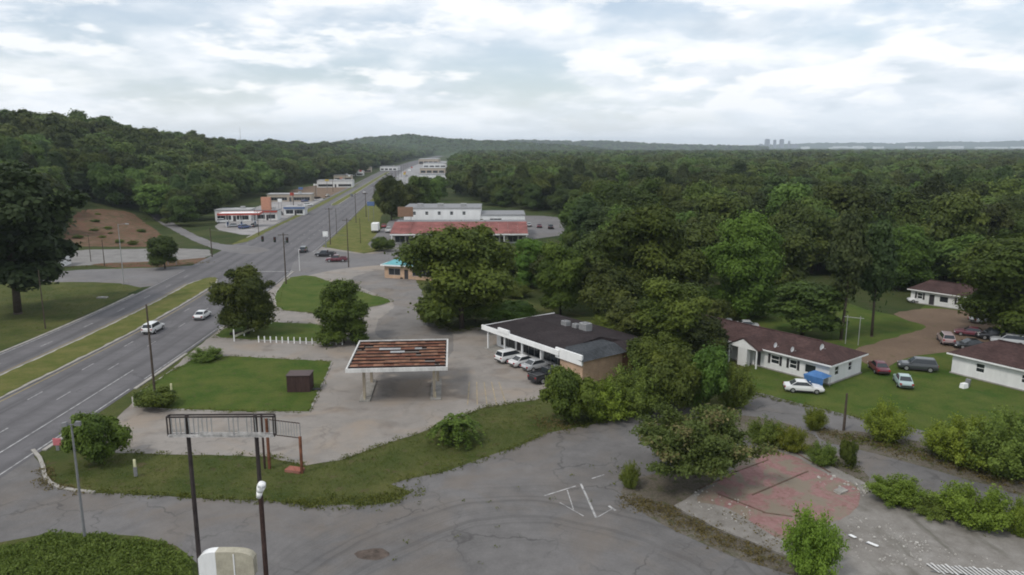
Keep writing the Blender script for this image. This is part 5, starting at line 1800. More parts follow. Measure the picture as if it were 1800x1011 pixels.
WHT, SIL, BLK, DGR, RED_, MAR, TEA, BLU, PNK, TAN_ = (.72, .72, .71), (.45, .46, .47), (.012, .013, .017), (.05, .055, .06), (.30, .03, .03), (.13, .02, .035), (.36, .47, .46), (.05, .08, .2), (.38, .28, .28), (.30, .26, .2)
car('suv', 'white', WHT, 270, 583, 92, 'white sport utility car driving away on the near carriageway')
car('sedan', 'white', WHT, 356, 559, 93, 'white sedan ahead of the white sport utility car on the highway')
car('suv', 'dark_grey', DGR, 534, 443, 98, 'dark car waiting on the highway at the crossroads')
car('pickup', 'black', BLK, 572, 451, 175, 'black pickup crossing at the corner of the side street')
car('pickup', 'maroon', MAR, 592, 460, 185, 'dark red pickup behind the black one at the corner')
car('suv', 'white', WHT, 899, 634, 37, 'white car parked farthest from the camera in front of the brick store', group=None)
car('sedan', 'white', WHT, 921, 641, 37, 'white car second in the row in front of the brick store')
car('sedan', 'silver', SIL, 944, 648, 37, 'silver car between the white cars and the black pickup by the store')
car('pickup', 'black', BLK, 964, 668, 37, 'black pickup parked at the brick end of the store')
car('sedan', 'white', WHT, 1412, 688, -12, 'white sedan parked on the grass in front of the long house')
car('sedan', 'maroon', MAR, 1544, 652, 80, 'dark red sedan at the right end of the long house')
car('suv', 'dark_grey', DGR, 1612, 650, 160, 'dark grey car beside the dirt road between the two houses')
car('sedan', 'teal', TEA, 1587, 676, 72, 'pale teal car on the lawn between the two houses')
car('suv', 'pink', PNK, 1662, 602, 70, 'pinkish grey car standing on the dirt road')
car('sedan', 'black', BLK, 1705, 612, 170, 'black car left of the junk behind the end house')
car('suv', 'black', BLK, 1745, 596, 165, 'black car behind the end house roof')
car('sedan', 'maroon', MAR, 1706, 590, 150, 'dark red car at the edge of the dirt road behind the end house')
car('suv', 'silver', SIL, 1772, 606, 150, 'silver car partly behind the end house roof')
car('sedan', 'white', WHT, 1275, 575, 170, 'white car behind the left end of the long house')
car('sedan', 'silver', SIL, 1308, 578, 172, 'silver car behind the long house beside the white one')
car('sedan', 'white', WHT, 1618, 532, 160, 'white car parked left of the small far house')
car('sedan', 'white', WHT, 1725, 566, 20, 'white car under the trees at the end of the dirt road')
car('pickup', 'white', WHT, 683, 408, 95, 'white pickup in front of the red-roofed shops')
car('sedan', 'red', RED_, 675, 400, 95, 'red car beside the box truck at the shops')
car('suv', 'dark_grey', DGR, 712, 404, 5, 'dark car beneath the brown shop sign')
for u, v, c, k, h, lab in ((930, 398, ('silver', SIL), 'sedan', 90, 'silver car right of the white hall'), (968, 402, ('dark_grey', DGR), 'suv', 90, 'dark car in front of the brown shed'),
                           (948, 400, ('maroon', MAR), 'sedan', 90, 'dark red car right of the white hall')):
    car(k, c[0], c[1], u, v, h, lab)
fl = [(412, 399, 'silver', SIL, 'left silver car at the far petrol canopy'), (430, 402, 'blue', BLU, 'blue car at the far petrol canopy'), (447, 399, 'dark_grey', DGR, 'dark car at the right end of the far petrol canopy'),
      (392, 392, 'white', WHT, 'white car at the left corner of the far forecourt'), (478, 380, 'white', WHT, 'white car below the orange sign tower'), (492, 378, 'dark_grey', DGR, 'dark car below the orange sign tower'),
      (508, 372, 'blue', BLU, 'blue car at the left of the small car lot'), (520, 370, 'white', WHT, 'first white car of the small car lot'), (531, 366, 'silver', SIL, 'silver car of the small car lot'),
      (542, 362, 'white', WHT, 'last white car of the small car lot'), (536, 355, 'blue', BLU, 'blue car at the back of the small car lot'), (576, 346, 'tan', TAN_, 'tan car on the dirt lot')]
for i, (u, v, cn, rgb, lab) in enumerate(fl): car(('sedan', 'suv')[i % 2], cn, rgb, u, v, (20, 60, 85)[i % 3], lab)
fh = [(640, 340, 'white', WHT, 'white car far down the highway'), (618, 345, 'dark_grey', DGR, 'dark car coming down the far highway'), (672, 318, 'silver', SIL, 'silver car near the highway bend')]
for i, (u, v, cn, rgb, lab) in enumerate(fh): car('sedan', cn, rgb, u, v, 100 if i != 1 else -80, lab)
for i, (u, v) in enumerate(((722, 325), (735, 326), (748, 327), (762, 326), (776, 325), (728, 313), (740, 313), (755, 313), (770, 314), (715, 310))):
    car(('sedan', 'suv')[i % 2], *[('white', WHT), ('silver', SIL), ('dark_grey', DGR), ('blue', BLU)][i % 4], u, v, 90, 'car parked in the far commercial strip', group='cars of the far commercial strip')


def box_truck():
    x, y = G(661, 408)
    root = empty('box_truck', (x, y, 0.04), math.radians(92), 'white box truck parked left of the red-roofed shops', 'truck')
    MB().box((-1.0, 0, 2.1), (4.8, 2.3, 2.5)).build('cargo_box', M_TRIM_WHITE, root)
    MB().box((-1.0, 0, 0.75), (5.0, 1.2, 0.25)).build('chassis', M_PLASTIC, root)
    c = MB().add([(1.5, -1.05, .5), (3.2, -1.05, .5), (3.2, 1.05, .5), (1.5, 1.05, .5), (1.5, -1.0, 2.3), (2.3, -1.0, 2.3), (2.3, 1.0, 2.3), (1.5, 1.0, 2.3), (3.2, -1.0, 1.35), (3.2, 1.0, 1.35), (2.75, -1, 1.4), (2.75, 1, 1.4)],
                 [(0, 1, 8, 10, 5, 4), (3, 7, 6, 11, 9, 2), (1, 2, 9, 8), (8, 9, 11, 10), (10, 11, 6, 5), (4, 5, 6, 7), (0, 4, 7, 3), (0, 3, 2, 1)]).build('cab', paint('car_white', WHT), root)
    MB().add([(2.74, -.85, 1.46), (2.74, .85, 1.46), (2.36, .85, 2.2), (2.36, -.85, 2.2), (2.78, -.85, 1.48), (2.78, .85, 1.48), (2.40, .85, 2.22), (2.40, -.85, 2.22)], [(4, 5, 6, 7), (3, 2, 1, 0), (0, 1, 5, 4), (1, 2, 6, 5), (2, 3, 7, 6), (3, 0, 4, 7)]).build('windscreen', M_GLASS, c)
    tm, rm = wheel_meshes(0.45, 0.28)
    for wx in (-2.2, 2.4):
        for sy in (-1, 1): link_mesh('rim', rm, link_mesh('wheel', tm, root, (wx, sy * 0.95, 0.45)))


box_truck()


# ------------------------------------------------------------------ poles, lamps, signals
def utility_pole(u, v, h, label, arms=1, rz=0.1, transformer=False, xy=None, r=0.15, z=0.0):
    x, y = xy or G(u, v)
    root = empty('utility_pole', (x, y, height(x, y)), rz, label, 'utility pole')
    MB().cyl((0, 0, -0.3), (0, 0, h), r, r * 0.62, 10).build('pole', M_WOODPOLE, root)
    for i in range(arms):
        z1 = h - 0.45 - i * 0.9
        a = MB().box((0, -0.14, z1), (2.3, 0.1, 0.12)).build('crossarm', M_WOODPOLE, root)
        for s in (-1.0, -0.45, 0.45, 1.0): MB().cyl((s, -0.14, z1 + 0.06), (s, -0.14, z1 + 0.24), 0.04, 0.03, 6).build('insulator', M_GREY, a)
    if transformer:
        MB().cyl((0.32, 0, h - 2.6), (0.32, 0, h - 1.7), 0.22, 0.22, 12).build('transformer', M_GREY, root)
    return root


utility_pole(272, 690, 11.2, 'tall utility pole on the lawn beside the highway', 0)
utility_pole(503, 500, 11.5, 'utility pole at the far end of the grass island', 1, transformer=True)
utility_pole(613, 470, 12.4, 'dark utility pole at the right of the crossroads', 1)
utility_pole(581, 430, 11.5, 'utility pole on the far right corner of the crossroads', 1)
utility_pole(626, 392, 12.0, 'utility pole on the grass farther along the highway', 1)
utility_pole(592, 412, 9.0, 'slim pole between the two utility poles on the far grass', 0, r=0.1)
utility_pole(634, 428, 8.0, 'slim pole in front of the shops on the grass', 0, r=0.1)
utility_pole(373, 452, 8.2, 'short dark pole at the mouth of the hill street', 0)
utility_pole(80, 578, 10.0, 'pole on the grass verge below the huge dark tree', 0, r=0.11)
utility_pole(184, 468, 6.8, 'dark pole on the concrete lot left of the highway', 0, r=0.12)
utility_pole(160, 460, 7.2, 'second dark pole on the concrete lot near the huge tree', 0, r=0.1)
utility_pole(455, 414, 8.5, 'pole at the corner of the far forecourt', 1, r=0.12)
utility_pole(1483, 757, 4.2, 'short weathered pole beside the driveway at the right', 0, r=0.16)


def street_lamp(u, v, h, label, mat, twin=True, arm=1.6, rz=0.0, xy=None, r=0.09, head=(0.75, 0.32, 0.16)):
    x, y = xy or G(u, v)
    root = empty('street_lamp', (x, y, height(x, y)), rz, label, 'street lamp')
    MB().cyl((0, 0, -0.2), (0, 0, h), r * 1.25, r * 0.75, 10).build('pole', mat, root)
    MB().cyl((0, 0, 0), (0, 0, 0.18), r * 2.4, r * 2.4, 10).build('base', M_CONCRETE, root)
    for s in ((-1, 1) if twin else (1,)):
        MB().bar((0, 0, h - 0.1), (s * arm * 0.5, 0, h + 0.05), 0.06).build('arm', mat, root)
        hd = MB().box((s * (arm * 0.5 + head[0] / 2 - 0.1), 0, h + 0.02), head, 0, 0, s * 0.12, 0.8).build('lamp_head', mat, root)
        MB().box((s * (arm * 0.5 + head[0] / 2 - 0.1), 0, h - 0.08), (head[0] * 0.7, head[1] * 0.7, 0.05)).build('lens', M_LAMP_W, hd)
    return root


street_lamp(150, 952, 9.6, 'grey twin-headed lamp post at the thicket in the left foreground', M_GREY, True, 0.7, 0.2, head=(0.42, 0.34, 0.3))
street_lamp(218, 500, 13.4, 'tall pale lamp post on the verge left of the highway', M_STEEL, False, 3.0, 0.3)
street_lamp(527, 478, 5.5, 'thin white post at the highway edge of the grass island', M_TRIM_WHITE, False, 0.4, 0.3, r=0.06, head=(0.3, 0.2, 0.1))


def signals():
    A, B = Vector((*G(373, 452), 7.6)), Vector((*G(613, 470), 8.2))
    n = 24
    f = lambda t: A.lerp(B, t) - Vector((0, 0, 4 * 1.0 * t * (1 - t)))
    w = MB()
    for i in range(n): w.bar(f(i / n), f((i + 1) / n), 0.045)
    tag(w.build('span_wire', M_GREY), 'wire spanning the crossroads that carries the traffic signals', 'wire')
    for t, lab in ((0.40, 'left traffic signal hanging over the crossroads'), (0.49, 'middle traffic signal hanging over the crossroads'), (0.58, 'right traffic signal hanging over the crossroads')):
        p = f(t)
        root = empty('traffic_signal', p, 0.1, lab, 'traffic signal')
        MB().bar((0, 0, 0), (0, 0, -0.35), 0.05).build('hanger', M_GREY, root)
        hs = MB().box((0, 0, -0.95), (0.42, 0.32, 1.2)).build('housing', M_TRIM_DARK, root)
        MB().box((0, 0.02, -0.95), (0.66, 0.03, 1.45)).build('backplate', M_TRIM_DARK, root)
        for i, (c, nm) in enumerate((((.25, .02, .02), 'red_lens'), ((.25, .15, .02), 'amber_lens'), ((.02, .16, .07), 'green_lens'))):
            MB().cyl((0, -0.16, -0.57 - i * 0.38), (0, -0.22, -0.57 - i * 0.38), 0.14, 0.14, 12).build(nm, plain('signal_' + nm, c, 0.3), hs)
            MB().add([(-.17, -.17, -.5 - i * .38), (.17, -.17, -.5 - i * .38), (.17, -.42, -.53 - i * .38), (-.17, -.42, -.53 - i * .38), (-.17, -.17, -.48 - i * .38), (.17, -.17, -.48 - i * .38), (.17, -.42, -.51 - i * .38), (-.17, -.42, -.51 - i * .38)],
                     [(0, 1, 2, 3), (7, 6, 5, 4), (0, 4, 5, 1), (1, 5, 6, 2), (2, 6, 7, 3), (3, 7, 4, 0)]).build('visor', M_TRIM_DARK, hs)


signals()


def roadside_clutter():
    rng = random.Random(31)
    y = 318.0
    while y < 1000:
        utility_pole(0, 0, rng.uniform(10.5, 12.5), 'utility pole in the line running away along the right of the highway', 1, 0.15, xy=(road_r(y) + 5.5, y), r=0.17)['group'] = 'poles along the right of the far highway'
        y += 46 + 0.03 * y
    y = 352.0
    while y < 1000:
        utility_pole(0, 0, rng.uniform(9.5, 11.5), 'utility pole in the line running away along the left of the highway', 1, 0.15, xy=(road_l(y) - 4.0, y), r=0.16)['group'] = 'poles along the left of the far highway'
        y += 62 + 0.03 * y
    cols = [M_TRIM_WHITE, M_RED, M_BLUE, M_TRIM_WHITE, plain('sign_yellow', (0.52, 0.40, 0.08), 0.6), M_ORANGE]
    for i, (yy, side) in enumerate(((345, -9), (372, -8), (410, -10), (455, -9), (515, -10), (590, -9), (660, -10), (760, -9), (300, 9), (420, 10), (640, 12), (720, 10), (800, 12), (900, 12))):
        x = (road_l(yy) if side < 0 else road_r(yy)) + side
        sd = 'left' if side < 0 else 'right'
        pylon('roadside_sign', 'shop sign on posts along the %s of the far highway' % sd, x, yy, rng.uniform(1.6, 3.0), rng.uniform(5, 8), 0.35, cols[i % 6], rng.choice((1, 2)), panel_h=rng.uniform(1.0, 1.8))['group'] = 'shop signs on the %s of the far highway' % sd
    for i, (u, v, L, h) in enumerate(((610, 327, 14, 4), (628, 318, 16, 5), (648, 309, 18, 5), (640, 303, 20, 6))):
        x, y = G(u, v)
        flat_block('roadside_store', ('nearest', 'second', 'third', 'last')[i] + ' small store in the row left of the far highway', min(x, road_l(y) - L - 8), y, L, 10, h, 0.12, (M_WALL_WHITE, M_TAN)[i % 2], (M_ROOF_LT, M_GREY)[i % 2])


roadside_clutter()


# ------------------------------------------------------------------ the two derelict sign frames in front
def at_depth(u, v, Y):
    y = (505.5 - v) / F_PX
    dy = math.cos(PITCH) + y * math.sin(PITCH); dz = y * math.cos(PITCH) - math.sin(PITCH)
    t = Y / dy
    return ((u - 900) / F_PX * t, Y, CAM_H + dz * t)


def tall_sign():
    Y = 43.5
    xl, _, zt = at_depth(328, 731, Y); xr = at_depth(448, 727, Y)[0]
    x0 = at_depth(295, 731, Y)[0]; x1 = at_depth(481, 725, Y)[0]
    zb = at_depth(328, 765, Y)[2]
    cx = (xl + xr) / 2
    root = empty('tall_sign_frame', (cx, Y, 0.03), 0.0, 'tall derelict sign: empty lattice frame and blank rounded panel on two rusty poles', 'sign')
    m_pole = plain('pole_dark', (0.045, 0.036, 0.035), 0.8, 0.2, 0.35, 1.6)
    for x in (xl, xr):
        p_ = MB().cyl((x - cx, 0, -0.3), (x - cx, 0, zt + 0.05), 0.16, 0.12, 12).build('pole', m_pole, root)
        if x == xr: MB().cyl((x - cx, 0, -0.3), (x - cx, 0, 7.9), 0.166, 0.150, 12).build('rusty_sleeve', plain('rust_sleeve', (0.060, 0.036, 0.031), 0.85, 0.2, 0.4, 1.6), p_)
    zt -= 0.05
    fr = MB()
    for yy in (-0.2, 0.2):
        fr.bar((x0 - cx, yy, zt), (x1 - cx, yy, zt + 0.05), 0.06, 0.09)
    for x in (x0, x1): fr.bar((x - cx, -0.2, zt), (x - cx, 0.2, zt), 0.09); fr.bar((x - cx, -0.2, zb), (x - cx, -0.2, zt), 0.07); fr.bar((x - cx, 0.2, zb), (x - cx, 0.2, zt), 0.08); fr.bar((x - cx, -0.2, zb), (x - cx, 0.2, zb), 0.09)
    fr.build('top_frame', m_pole, root)
    br = MB(); br.bar((x0 - cx, -0.2, zb), (x1 - cx, -0.2, zb), 0.09, 0.16); br.bar((x0 - cx, 0.2, zb), (x1 - cx, 0.2, zb), 0.08, 0.08)
    br.build('bottom_rail', plain('faded_white', (0.46, 0.44, 0.43), 0.8, 0.2, 0.4, 3), root)
    n = 24
    rng = random.Random(9)
    for i in range(1, n):
        if i in (11, 12, 13, 17): continue
        x = x0 + (x1 - x0) * i / n - cx
        MB().bar((x, -0.2, zb), (x + rng.uniform(-.03, .03), -0.2, zt), 0.05).build('lattice_bar', M_STEEL, root)
    for a, b in ((0.30, 0.62), (0.66, 0.92)):
        MB().box((x0 + (x1 - x0) * (a + b) / 2 - cx, -0.26, zb + 0.16), ((x1 - x0) * (b - a), 0.03, 0.22), 0, 0, 0.02).build('sheet_remnant', MATS['faded_white'], root)
    # blank rounded panel low between the poles
    a = at_depth(349, 990, Y); b = at_depth(452, 990, Y)
    ztop = at_depth(400, 964, Y)[2] - 0.2
    w0, w1 = a[0] - cx, b[0] - cx
    hh = 2.0
    zc = ztop - hh / 2

    def outline(xa, xb, k=14):
        pts = []
        for i in range(k + 1):
            x = xa + (xb - xa) * i / k
            t = abs((x - (w0 + w1) / 2) / ((w1 - w0) / 2))
            pts.append((x, hh / 2 * max(0.0, 1 - t ** 3.6) ** 0.42 * 0.96 + 0.12))
        return pts

    def half(nm, xa, xb, mat, y0=-0.32, y1=0.32):
        top = outline(xa, xb)
        ring = [(x, z) for x, z in top] + [(x, -z) for x, z in reversed(top)]
        m = len(ring)
        MB().add([(x, y0, zc + z) for x, z in ring] + [(x, y1, zc + z) for x, z in ring], [tuple(range(m - 1, -1, -1)), tuple(range(m, 2 * m))] + [(i, (i + 1) % m, m + (i + 1) % m, m + i) for i in range(m)]).build(nm, mat, root)
    s = w0 + (w1 - w0) * 0.33
    half('white_panel', w0 + 0.12, s, M_TRIM_WHITE)
    half('beige_panel', s + 0.005, w1 - 0.12, plain('sign_beige', (0.40, 0.37, 0.29), 0.75, 0.2, 0.2, 1.5))
    q = w0 + (w1 - w0) * 0.64
    MB().box((q, -0.34, zc), (0.07, 0.05, hh * 0.95)).build('divider', M_TRIM_WHITE, root)


tall_sign()


def flood_lamp():
    """white lamp head bracketed to the right pole of the tall sign"""
    xr = at_depth(448, 727, 43.5)[0]
    z = at_depth(455, 872, 43.3)[2]
    root = empty('flood_lamp', (xr, 43.5, z), 0.0, 'white lamp head bracketed to the right pole of the tall sign', 'lamp')
    MB().bar((0.12, -0.1, 0.1), (0.12, -0.36, 0.16), 0.07).build('bracket', M_RUST_DARK, root)
    MB().chain([(0.02, -0.42, 0.0), (0.12, -0.44, 0.42), (0.26, -0.46, 0.82), (0.34, -0.47, 1.04)], [0.14, 0.20, 0.28, 0.21], 18).build('lamp_head', M_TRIM_WHITE, root, True)
    MB().cyl((0.28, -0.70, 0.80), (0.26, -0.75, 0.79), 0.18, 0.18, 14).build('lens', M_LAMP_W, root)


flood_lamp()


def low_sign():
    (xa, ya), (xb, yb) = G(474, 824), G(531, 832)
    A, B = Vector((xa, ya, 0)), Vector((xb, yb, 0))
    d = (B - A)
    root = empty('low_sign_frame', (xa, ya, 0.0), math.atan2(d.y, d.x), 'lower derelict lattice sign on two rust-red posts in the grass', 'sign')
    L = d.length
    h0, h1 = 3.5, 5.0
    for x, h in ((0, h1), (L, h0 + 0.15)): MB().box((x, 0, h / 2 - 0.1), (0.2, 0.2, h + 0.2)).build('post', M_RUST, root)
    for z in (h0, h1 - 0.05): MB().bar((-0.3, 0, z), (L + 0.05, 0, z), 0.07).build('rail', M_RUST_DARK, root)
    for i in range(1, 13): MB().bar((-0.3 + (L + 0.3) * i / 13, 0, h0), (-0.3 + (L + 0.3) * i / 13, 0, h1), 0.045).build('lattice_bar', M_STEEL, root)
    MB().bar((L + 0.05, 0, h0), (L + 0.05, 0, h1), 0.05).build('end_bar', M_GREY, root)
    MB().box((-0.45, -0.1, 2.7), (0.14, 0.14, 5.6)).build('side_post', M_RUST_DARK, root)
    MB().box((L - 0.9, 0.2, 0.12), (1.6, 0.9, 0.3)).build('footing', M_BRICK_RED, root)


low_sign()


# ------------------------------------------------------------------ small things on the old station
def site_things():
    x, y = G(525, 691)
    r = empty('brown_enclosure', (x, y + 0.9, 0.15), 0.04, 'dark brown boxy enclosure standing on the lawn', 'enclosure')
    mb_ = plain('brown_boards', (0.060, 0.036, 0.032), 0.85, 0.2, 0.25, 2, streak=True)
    for i in range(9): MB().box((-1.2 + i * 0.3, -1.0, 1.05), (0.285, 0.06, 2.1)).build('board', mb_, r)
    for i in range(7): MB().box((1.38, -0.86 + i * 0.3, 1.05), (0.06, 0.285, 2.1)).build('board', mb_, r)
    MB().box((-1.38, 0.04, 1.05), (0.06, 2.1, 2.1)).build('side', mb_, r)
    MB().box((0, 1.1, 1.05), (2.8, 0.06, 2.1)).build('back', mb_, r)
    MB().box((0, 0.05, 2.13), (2.95, 2.35, 0.08)).build('lid', plain('brown_lid', (0.085, 0.062, 0.060), 0.7), r)
    MB().box((2.0, -0.2, 0.08), (0.9, 0.5, 0.16)).build('step', M_TRIM_DARK, r)  # shadow at the enclosure's right foot, built as a low dark block
    # white posts along the driveway
    A, B = Vector((*G(455, 602), 0)), Vector((*G(602, 607), 0))
    f = empty('white_post_fence', (A.x, A.y, 0.03), math.atan2((B - A).y, (B - A).x), 'row of short white posts along the driveway in front of the round tree', 'fence')
    L = (B - A).length
    for i in range(15):
        p = MB().box((L * i / 14, 0, 0.5), (0.16, 0.12, 1.0), 0, 0, 0, 0.9).build('post', M_TRIM_WHITE, f)
    MB().bar((0, 0.03, 0.35), (L, 0.03, 0.35), 0.05, 0.1).build('rail', plain('fence_grey', (0.33, 0.33, 0.33), 0.8), f)
    A, B = Vector((*G(413, 600), 0)), Vector((*G(478, 570), 0))
    f = empty('white_guard_rail', (A.x, A.y, 0.03), math.atan2((B - A).y, (B - A).x), 'pale yellow-white guard rail beside the leaning tree', 'guard rail')
    L = (B - A).length
    MB().bar((0, 0, 0.75), (L, 0, 0.75), 0.08, 0.34).build('rail', plain('rail_cream', (0.62, 0.62, 0.48), 0.7), f)
    for i in range(5): MB().box((L * i / 4, 0.08, 0.38), (0.12, 0.1, 0.76)).build('post', M_TRIM_WHITE, f)
    MB().box((-0.15, 0, 0.95), (0.14, 0.14, 1.9)).build('end_post', M_TRIM_WHITE, f)
    # pale lid in the verge
    x, y = G(180, 524)
    r = empty('manhole_slab', (x, y, 0.0), 0.1, 'pale concrete lid lying in the verge left of the highway', 'concrete slab')
    MB().box((0, 0, 0.12), (2.0, 1.1, 0.24), 0, 0, 0, 0.94).build('slab', M_CONCRETE, r)
    MB().cyl((0, 0, 0.24), (0, 0, 0.28), 0.32, 0.32, 14).build('cover', M_STEEL, r)
    # logs on the near grass of the tree island and the old lot
    for u, v, l, lab in ((418, 589, 2.4, 'dark log lying on the grass by the guard rail'), (715, 490, 3.0, 'timber beam lying by the teal-roofed shop'),):
        x, y = G(u, v)
        r = empty('log', (x, y, 0.14 if u == 418 else 0.03), 0.3, lab, 'log')
        MB().cyl((-l / 2, 0, 0.18), (l / 2, 0, 0.2), 0.2, 0.16, 10).build('stem', M_WOODPOLE, r)
        MB().cyl((l * 0.1, 0, 0.2), (l * 0.2, 0.4, 0.4), 0.07, 0.05, 8).build('stub', M_WOODPOLE, r)
    # worn yellow parking marks on the apron
    for i in range(5):
        a = G(825 + i * 13, 672); b = G(822 + i * 17, 712)
        MB().bar((a[0], a[1], 0.042), (b[0], b[1], 0.042), 0.12, 0.006).build('parking_line', plain('parking_paint', (0.33, 0.27, 0.17), 0.85, 0.2, 0.4, 1.2), apron)
    # white painted lines on the near lot
    for (p, q, w) in (((957, 872), (1012, 855), .12), ((1021, 851), (1048, 911), .18), ((997, 862), (1008, 896), .09), ((1048, 911), (1078, 894), .08), ((984, 884), (1026, 908), .08), ((1040, 842), (1062, 835), .14), ((1070, 890), (1082, 898), .22)):
        a, b = G(*p), G(*q)
        MB().bar((a[0], a[1], 0.037), (b[0], b[1], 0.037), w, 0.006).build('painted_line', M_WHITE_LINE, lot)
    # patch of broken asphalt
    sheet('asphalt_patch', [(620, 972), (668, 962), (690, 975), (668, 986), (632, 984)], 0.036, plain('patch_brown', (0.11, 0.085, 0.07), 0.9, 0.2, 0.4, 1.5), jit=0.2, parent=lot)


site_things()


# ------------------------------------------------------------------ demolished building: slab, pink floor, debris
def slab_mats():
    t = NT('slab_concrete', 0.92, 0.2)
    a, b, c = t.noise(0.16, 5, 0.65), t.noise(1.1, 5, 0.65), t.noise(9, 3, 0.7)
    f = t.math('ADD', t.math('MULTIPLY', a, .45), t.math('ADD', t.math('MULTIPLY', b, .35), t.math('MULTIPLY', c, .2)))
    col = t.ramp(f, [(0.32, (0.115, 0.102, 0.088)), (0.5, (0.205, 0.19, 0.172)), (0.68, (0.30, 0.285, 0.265))])
    st = t.ramp(t.noise(0.5, 4, 0.6, t.coord('Object', (1, 0.25, 1), (0, 0, 0.5)), 0.6), [(0.55, 0.0), (0.72, 0.7)])
    t.color(t.mix(st, col, (0.085, 0.08, 0.062)))
    t.bump(b, 0.3, 0.05)
    p = NT('pink_floor', 0.85, 0.25)
    br = p.N.new('ShaderNodeTexBrick')
    br.offset = 0.0
    br.inputs['Scale'].default_value = 1.0; br.inputs['Brick Width'].default_value = 0.3; br.inputs['Row Height'].default_value = 0.3; br.inputs['Mortar Size'].default_value = 0.012
    br.inputs['Color1'].default_value = (0.215, 0.112, 0.105, 1); br.inputs['Color2'].default_value = (0.265, 0.150, 0.145, 1); br.inputs['Mortar'].default_value = (0.22, 0.14, 0.12, 1)
    p.L.new(p.coord('Object', None, (0, 0, 0.62)), br.inputs['Vector'])
    g = p.noise(0.45, 6, 0.68, None, 0.7)
    h = p.noise(1.6, 5, 0.7)
    col = p.mix(p.ramp(g, [(0.46, 0.0), (0.56, 0.9)]), br.outputs[0], (0.19, 0.165, 0.125))
    col = p.mix(p.ramp(h, [(0.58, 0.0), (0.68, 0.7)]), col, (0.125, 0.075, 0.05))
    p.color(col)
    p.bump(h, 0.3, 0.04)
    return t.m, p.m


M_SLAB, M_PINK = slab_mats()
sheet('dirt_margin', [(1088, 872), (1105, 842), (1200, 830), (1330, 780), (1400, 790), (1480, 800), (1540, 850), (1450, 900), (1450, 1020), (1370, 1008), (1250, 965), (1150, 915)], 0.036, M_SOIL, jit=0.4)
sheet('dirt_strip', [(1430, 752), (1520, 760), (1640, 780), (1800, 815), (2000, 860), (2000, 925), (1800, 872), (1640, 826), (1520, 792), (1440, 775)], 0.036, M_SOIL, jit=0.5)
sheet('dirt_strip', [(1290, 728), (1380, 742), (1440, 770), (1440, 800), (1340, 780), (1250, 750)], 0.036, M_SOIL, jit=0.4)
slab = sheet('floor_slab', [(1322, 786), (1418, 803), (1520, 852), (1640, 893), (1800, 948), (2050, 1030), (2100, 1300), (1480, 1300), (1462, 1011), (1395, 985), (1255, 930), (1185, 892), (1255, 850)],
             0.19, M_SLAB, thick=0.2, jit=0.10, rounded=0)
sheet('pink_floor', [(1322, 789), (1395, 803), (1438, 830), (1512, 858), (1506, 902), (1440, 930), (1425, 955), (1372, 955), (1310, 915), (1268, 892), (1215, 885), (1262, 852), (1300, 815)], 0.196, M_PINK, jit=0.22, parent=slab)
for p, q, w, h in (((1322, 874), (1420, 832), .14, .05), ((1285, 836), (1350, 812), .10, .05), ((1262, 872), (1345, 905), .12, .05), ((1230, 862), (1290, 838), .10, .05), ((1340, 905), (1392, 912), .1, .05), ((1400, 800), (1460, 835), .14, .06)):
    a, b = G(*p), G(*q)
    MB().bar((a[0], a[1], 0.19 + h / 2), (b[0], b[1], 0.19 + h / 2), w, h).build('wall_footing', plain('footing_brown', (0.13, 0.085, 0.065), 0.9, 0.2, 0.35, 1.5), slab)


def debris():
    rng = random.Random(12)
    mb = MB()
    for poly, cnt, smin, smax in (([(1500, 905), (1640, 960), (1640, 1000), (1520, 1000), (1480, 950)], 240, .04, .22), ([(1240, 850), (1330, 900), (1300, 930), (1200, 890)], 130, .05, .22),
                                  ([(1440, 830), (1530, 862), (1520, 880), (1430, 850)], 90, .06, .3), ([(1550, 920), (1790, 1005), (1640, 1040)], 200, .03, .14)):
        w = [G(*p) for p in poly]
        xs, ys = [p[0] for p in w], [p[1] for p in w]
        for _ in range(cnt):
            x, y = rng.uniform(min(xs), max(xs)), rng.uniform(min(ys), max(ys))
            if not inside(w, x, y): continue
            s = rng.uniform(smin, smax) * rng.random() + smin
            mb.box((x, y, 0.2 + s * 0.2), (s, s * rng.uniform(.4, 1), s * 0.5), rng.uniform(0, 3), rng.uniform(-.3, .3), rng.uniform(-.3, .3), rng.uniform(.6, .95))
    tag(mb.build('rubble', plain('rubble_pale', (0.40, 0.38, 0.35), 0.9, 0.2, 0.35, 3)), 'pale broken rubble strewn over the slab', 'rubble', None, 'stuff')
    for (u, v, l, w, rz, lab) in ((1498, 948, 0.55, 0.3, 2.0, 'white broken board lying upper left on the slab'), (1533, 962, 0.85, 0.3, 2.2, 'longer white broken board on the slab'), (1478, 868, 1.3, 0.7, 0.6, 'pale concrete lump at the corner of the pink floor')):
        x, y = G(u, v)
        r = empty('broken_board' if u != 1478 else 'concrete_lump', (x, y, 0.19), rz, lab, 'debris')
        MB().box((0, 0, 0.09), (l, w, 0.05 if u != 1478 else 0.2), 0, 0.12, 0.05, 0.92).build('slab_piece', M_TRIM_WHITE if u != 1478 else M_CONCRETE, r)
        MB().box((l * 0.35, w * 0.5, 0.06), (l * 0.3, w * 0.5, 0.06), 0.5).build('splinter', M_GREY, r)
    x, y = G(1642, 1012)
    r = empty('slatted_panel', (x, y, 0.2), math.radians(-9), 'fallen white slatted panel on the slab at the bottom right', 'panel')
    for k in (0.15, 0.95): MB().bar((-0.2, k, 0.05), (9.4, k, 0.05), 0.06, 0.05).build('batten', M_GREY, r)
    for i in range(30):
        MB().box((0.1 + i * 0.31, 0.5, 0.10), (0.16, 1.15 + 0.2 * math.sin(i * 2.1), 0.03), 0.35 + rng.uniform(-.05, .05), rng.uniform(-.05, .08), 0.2).build('slat', M_DULL, r)


debris()


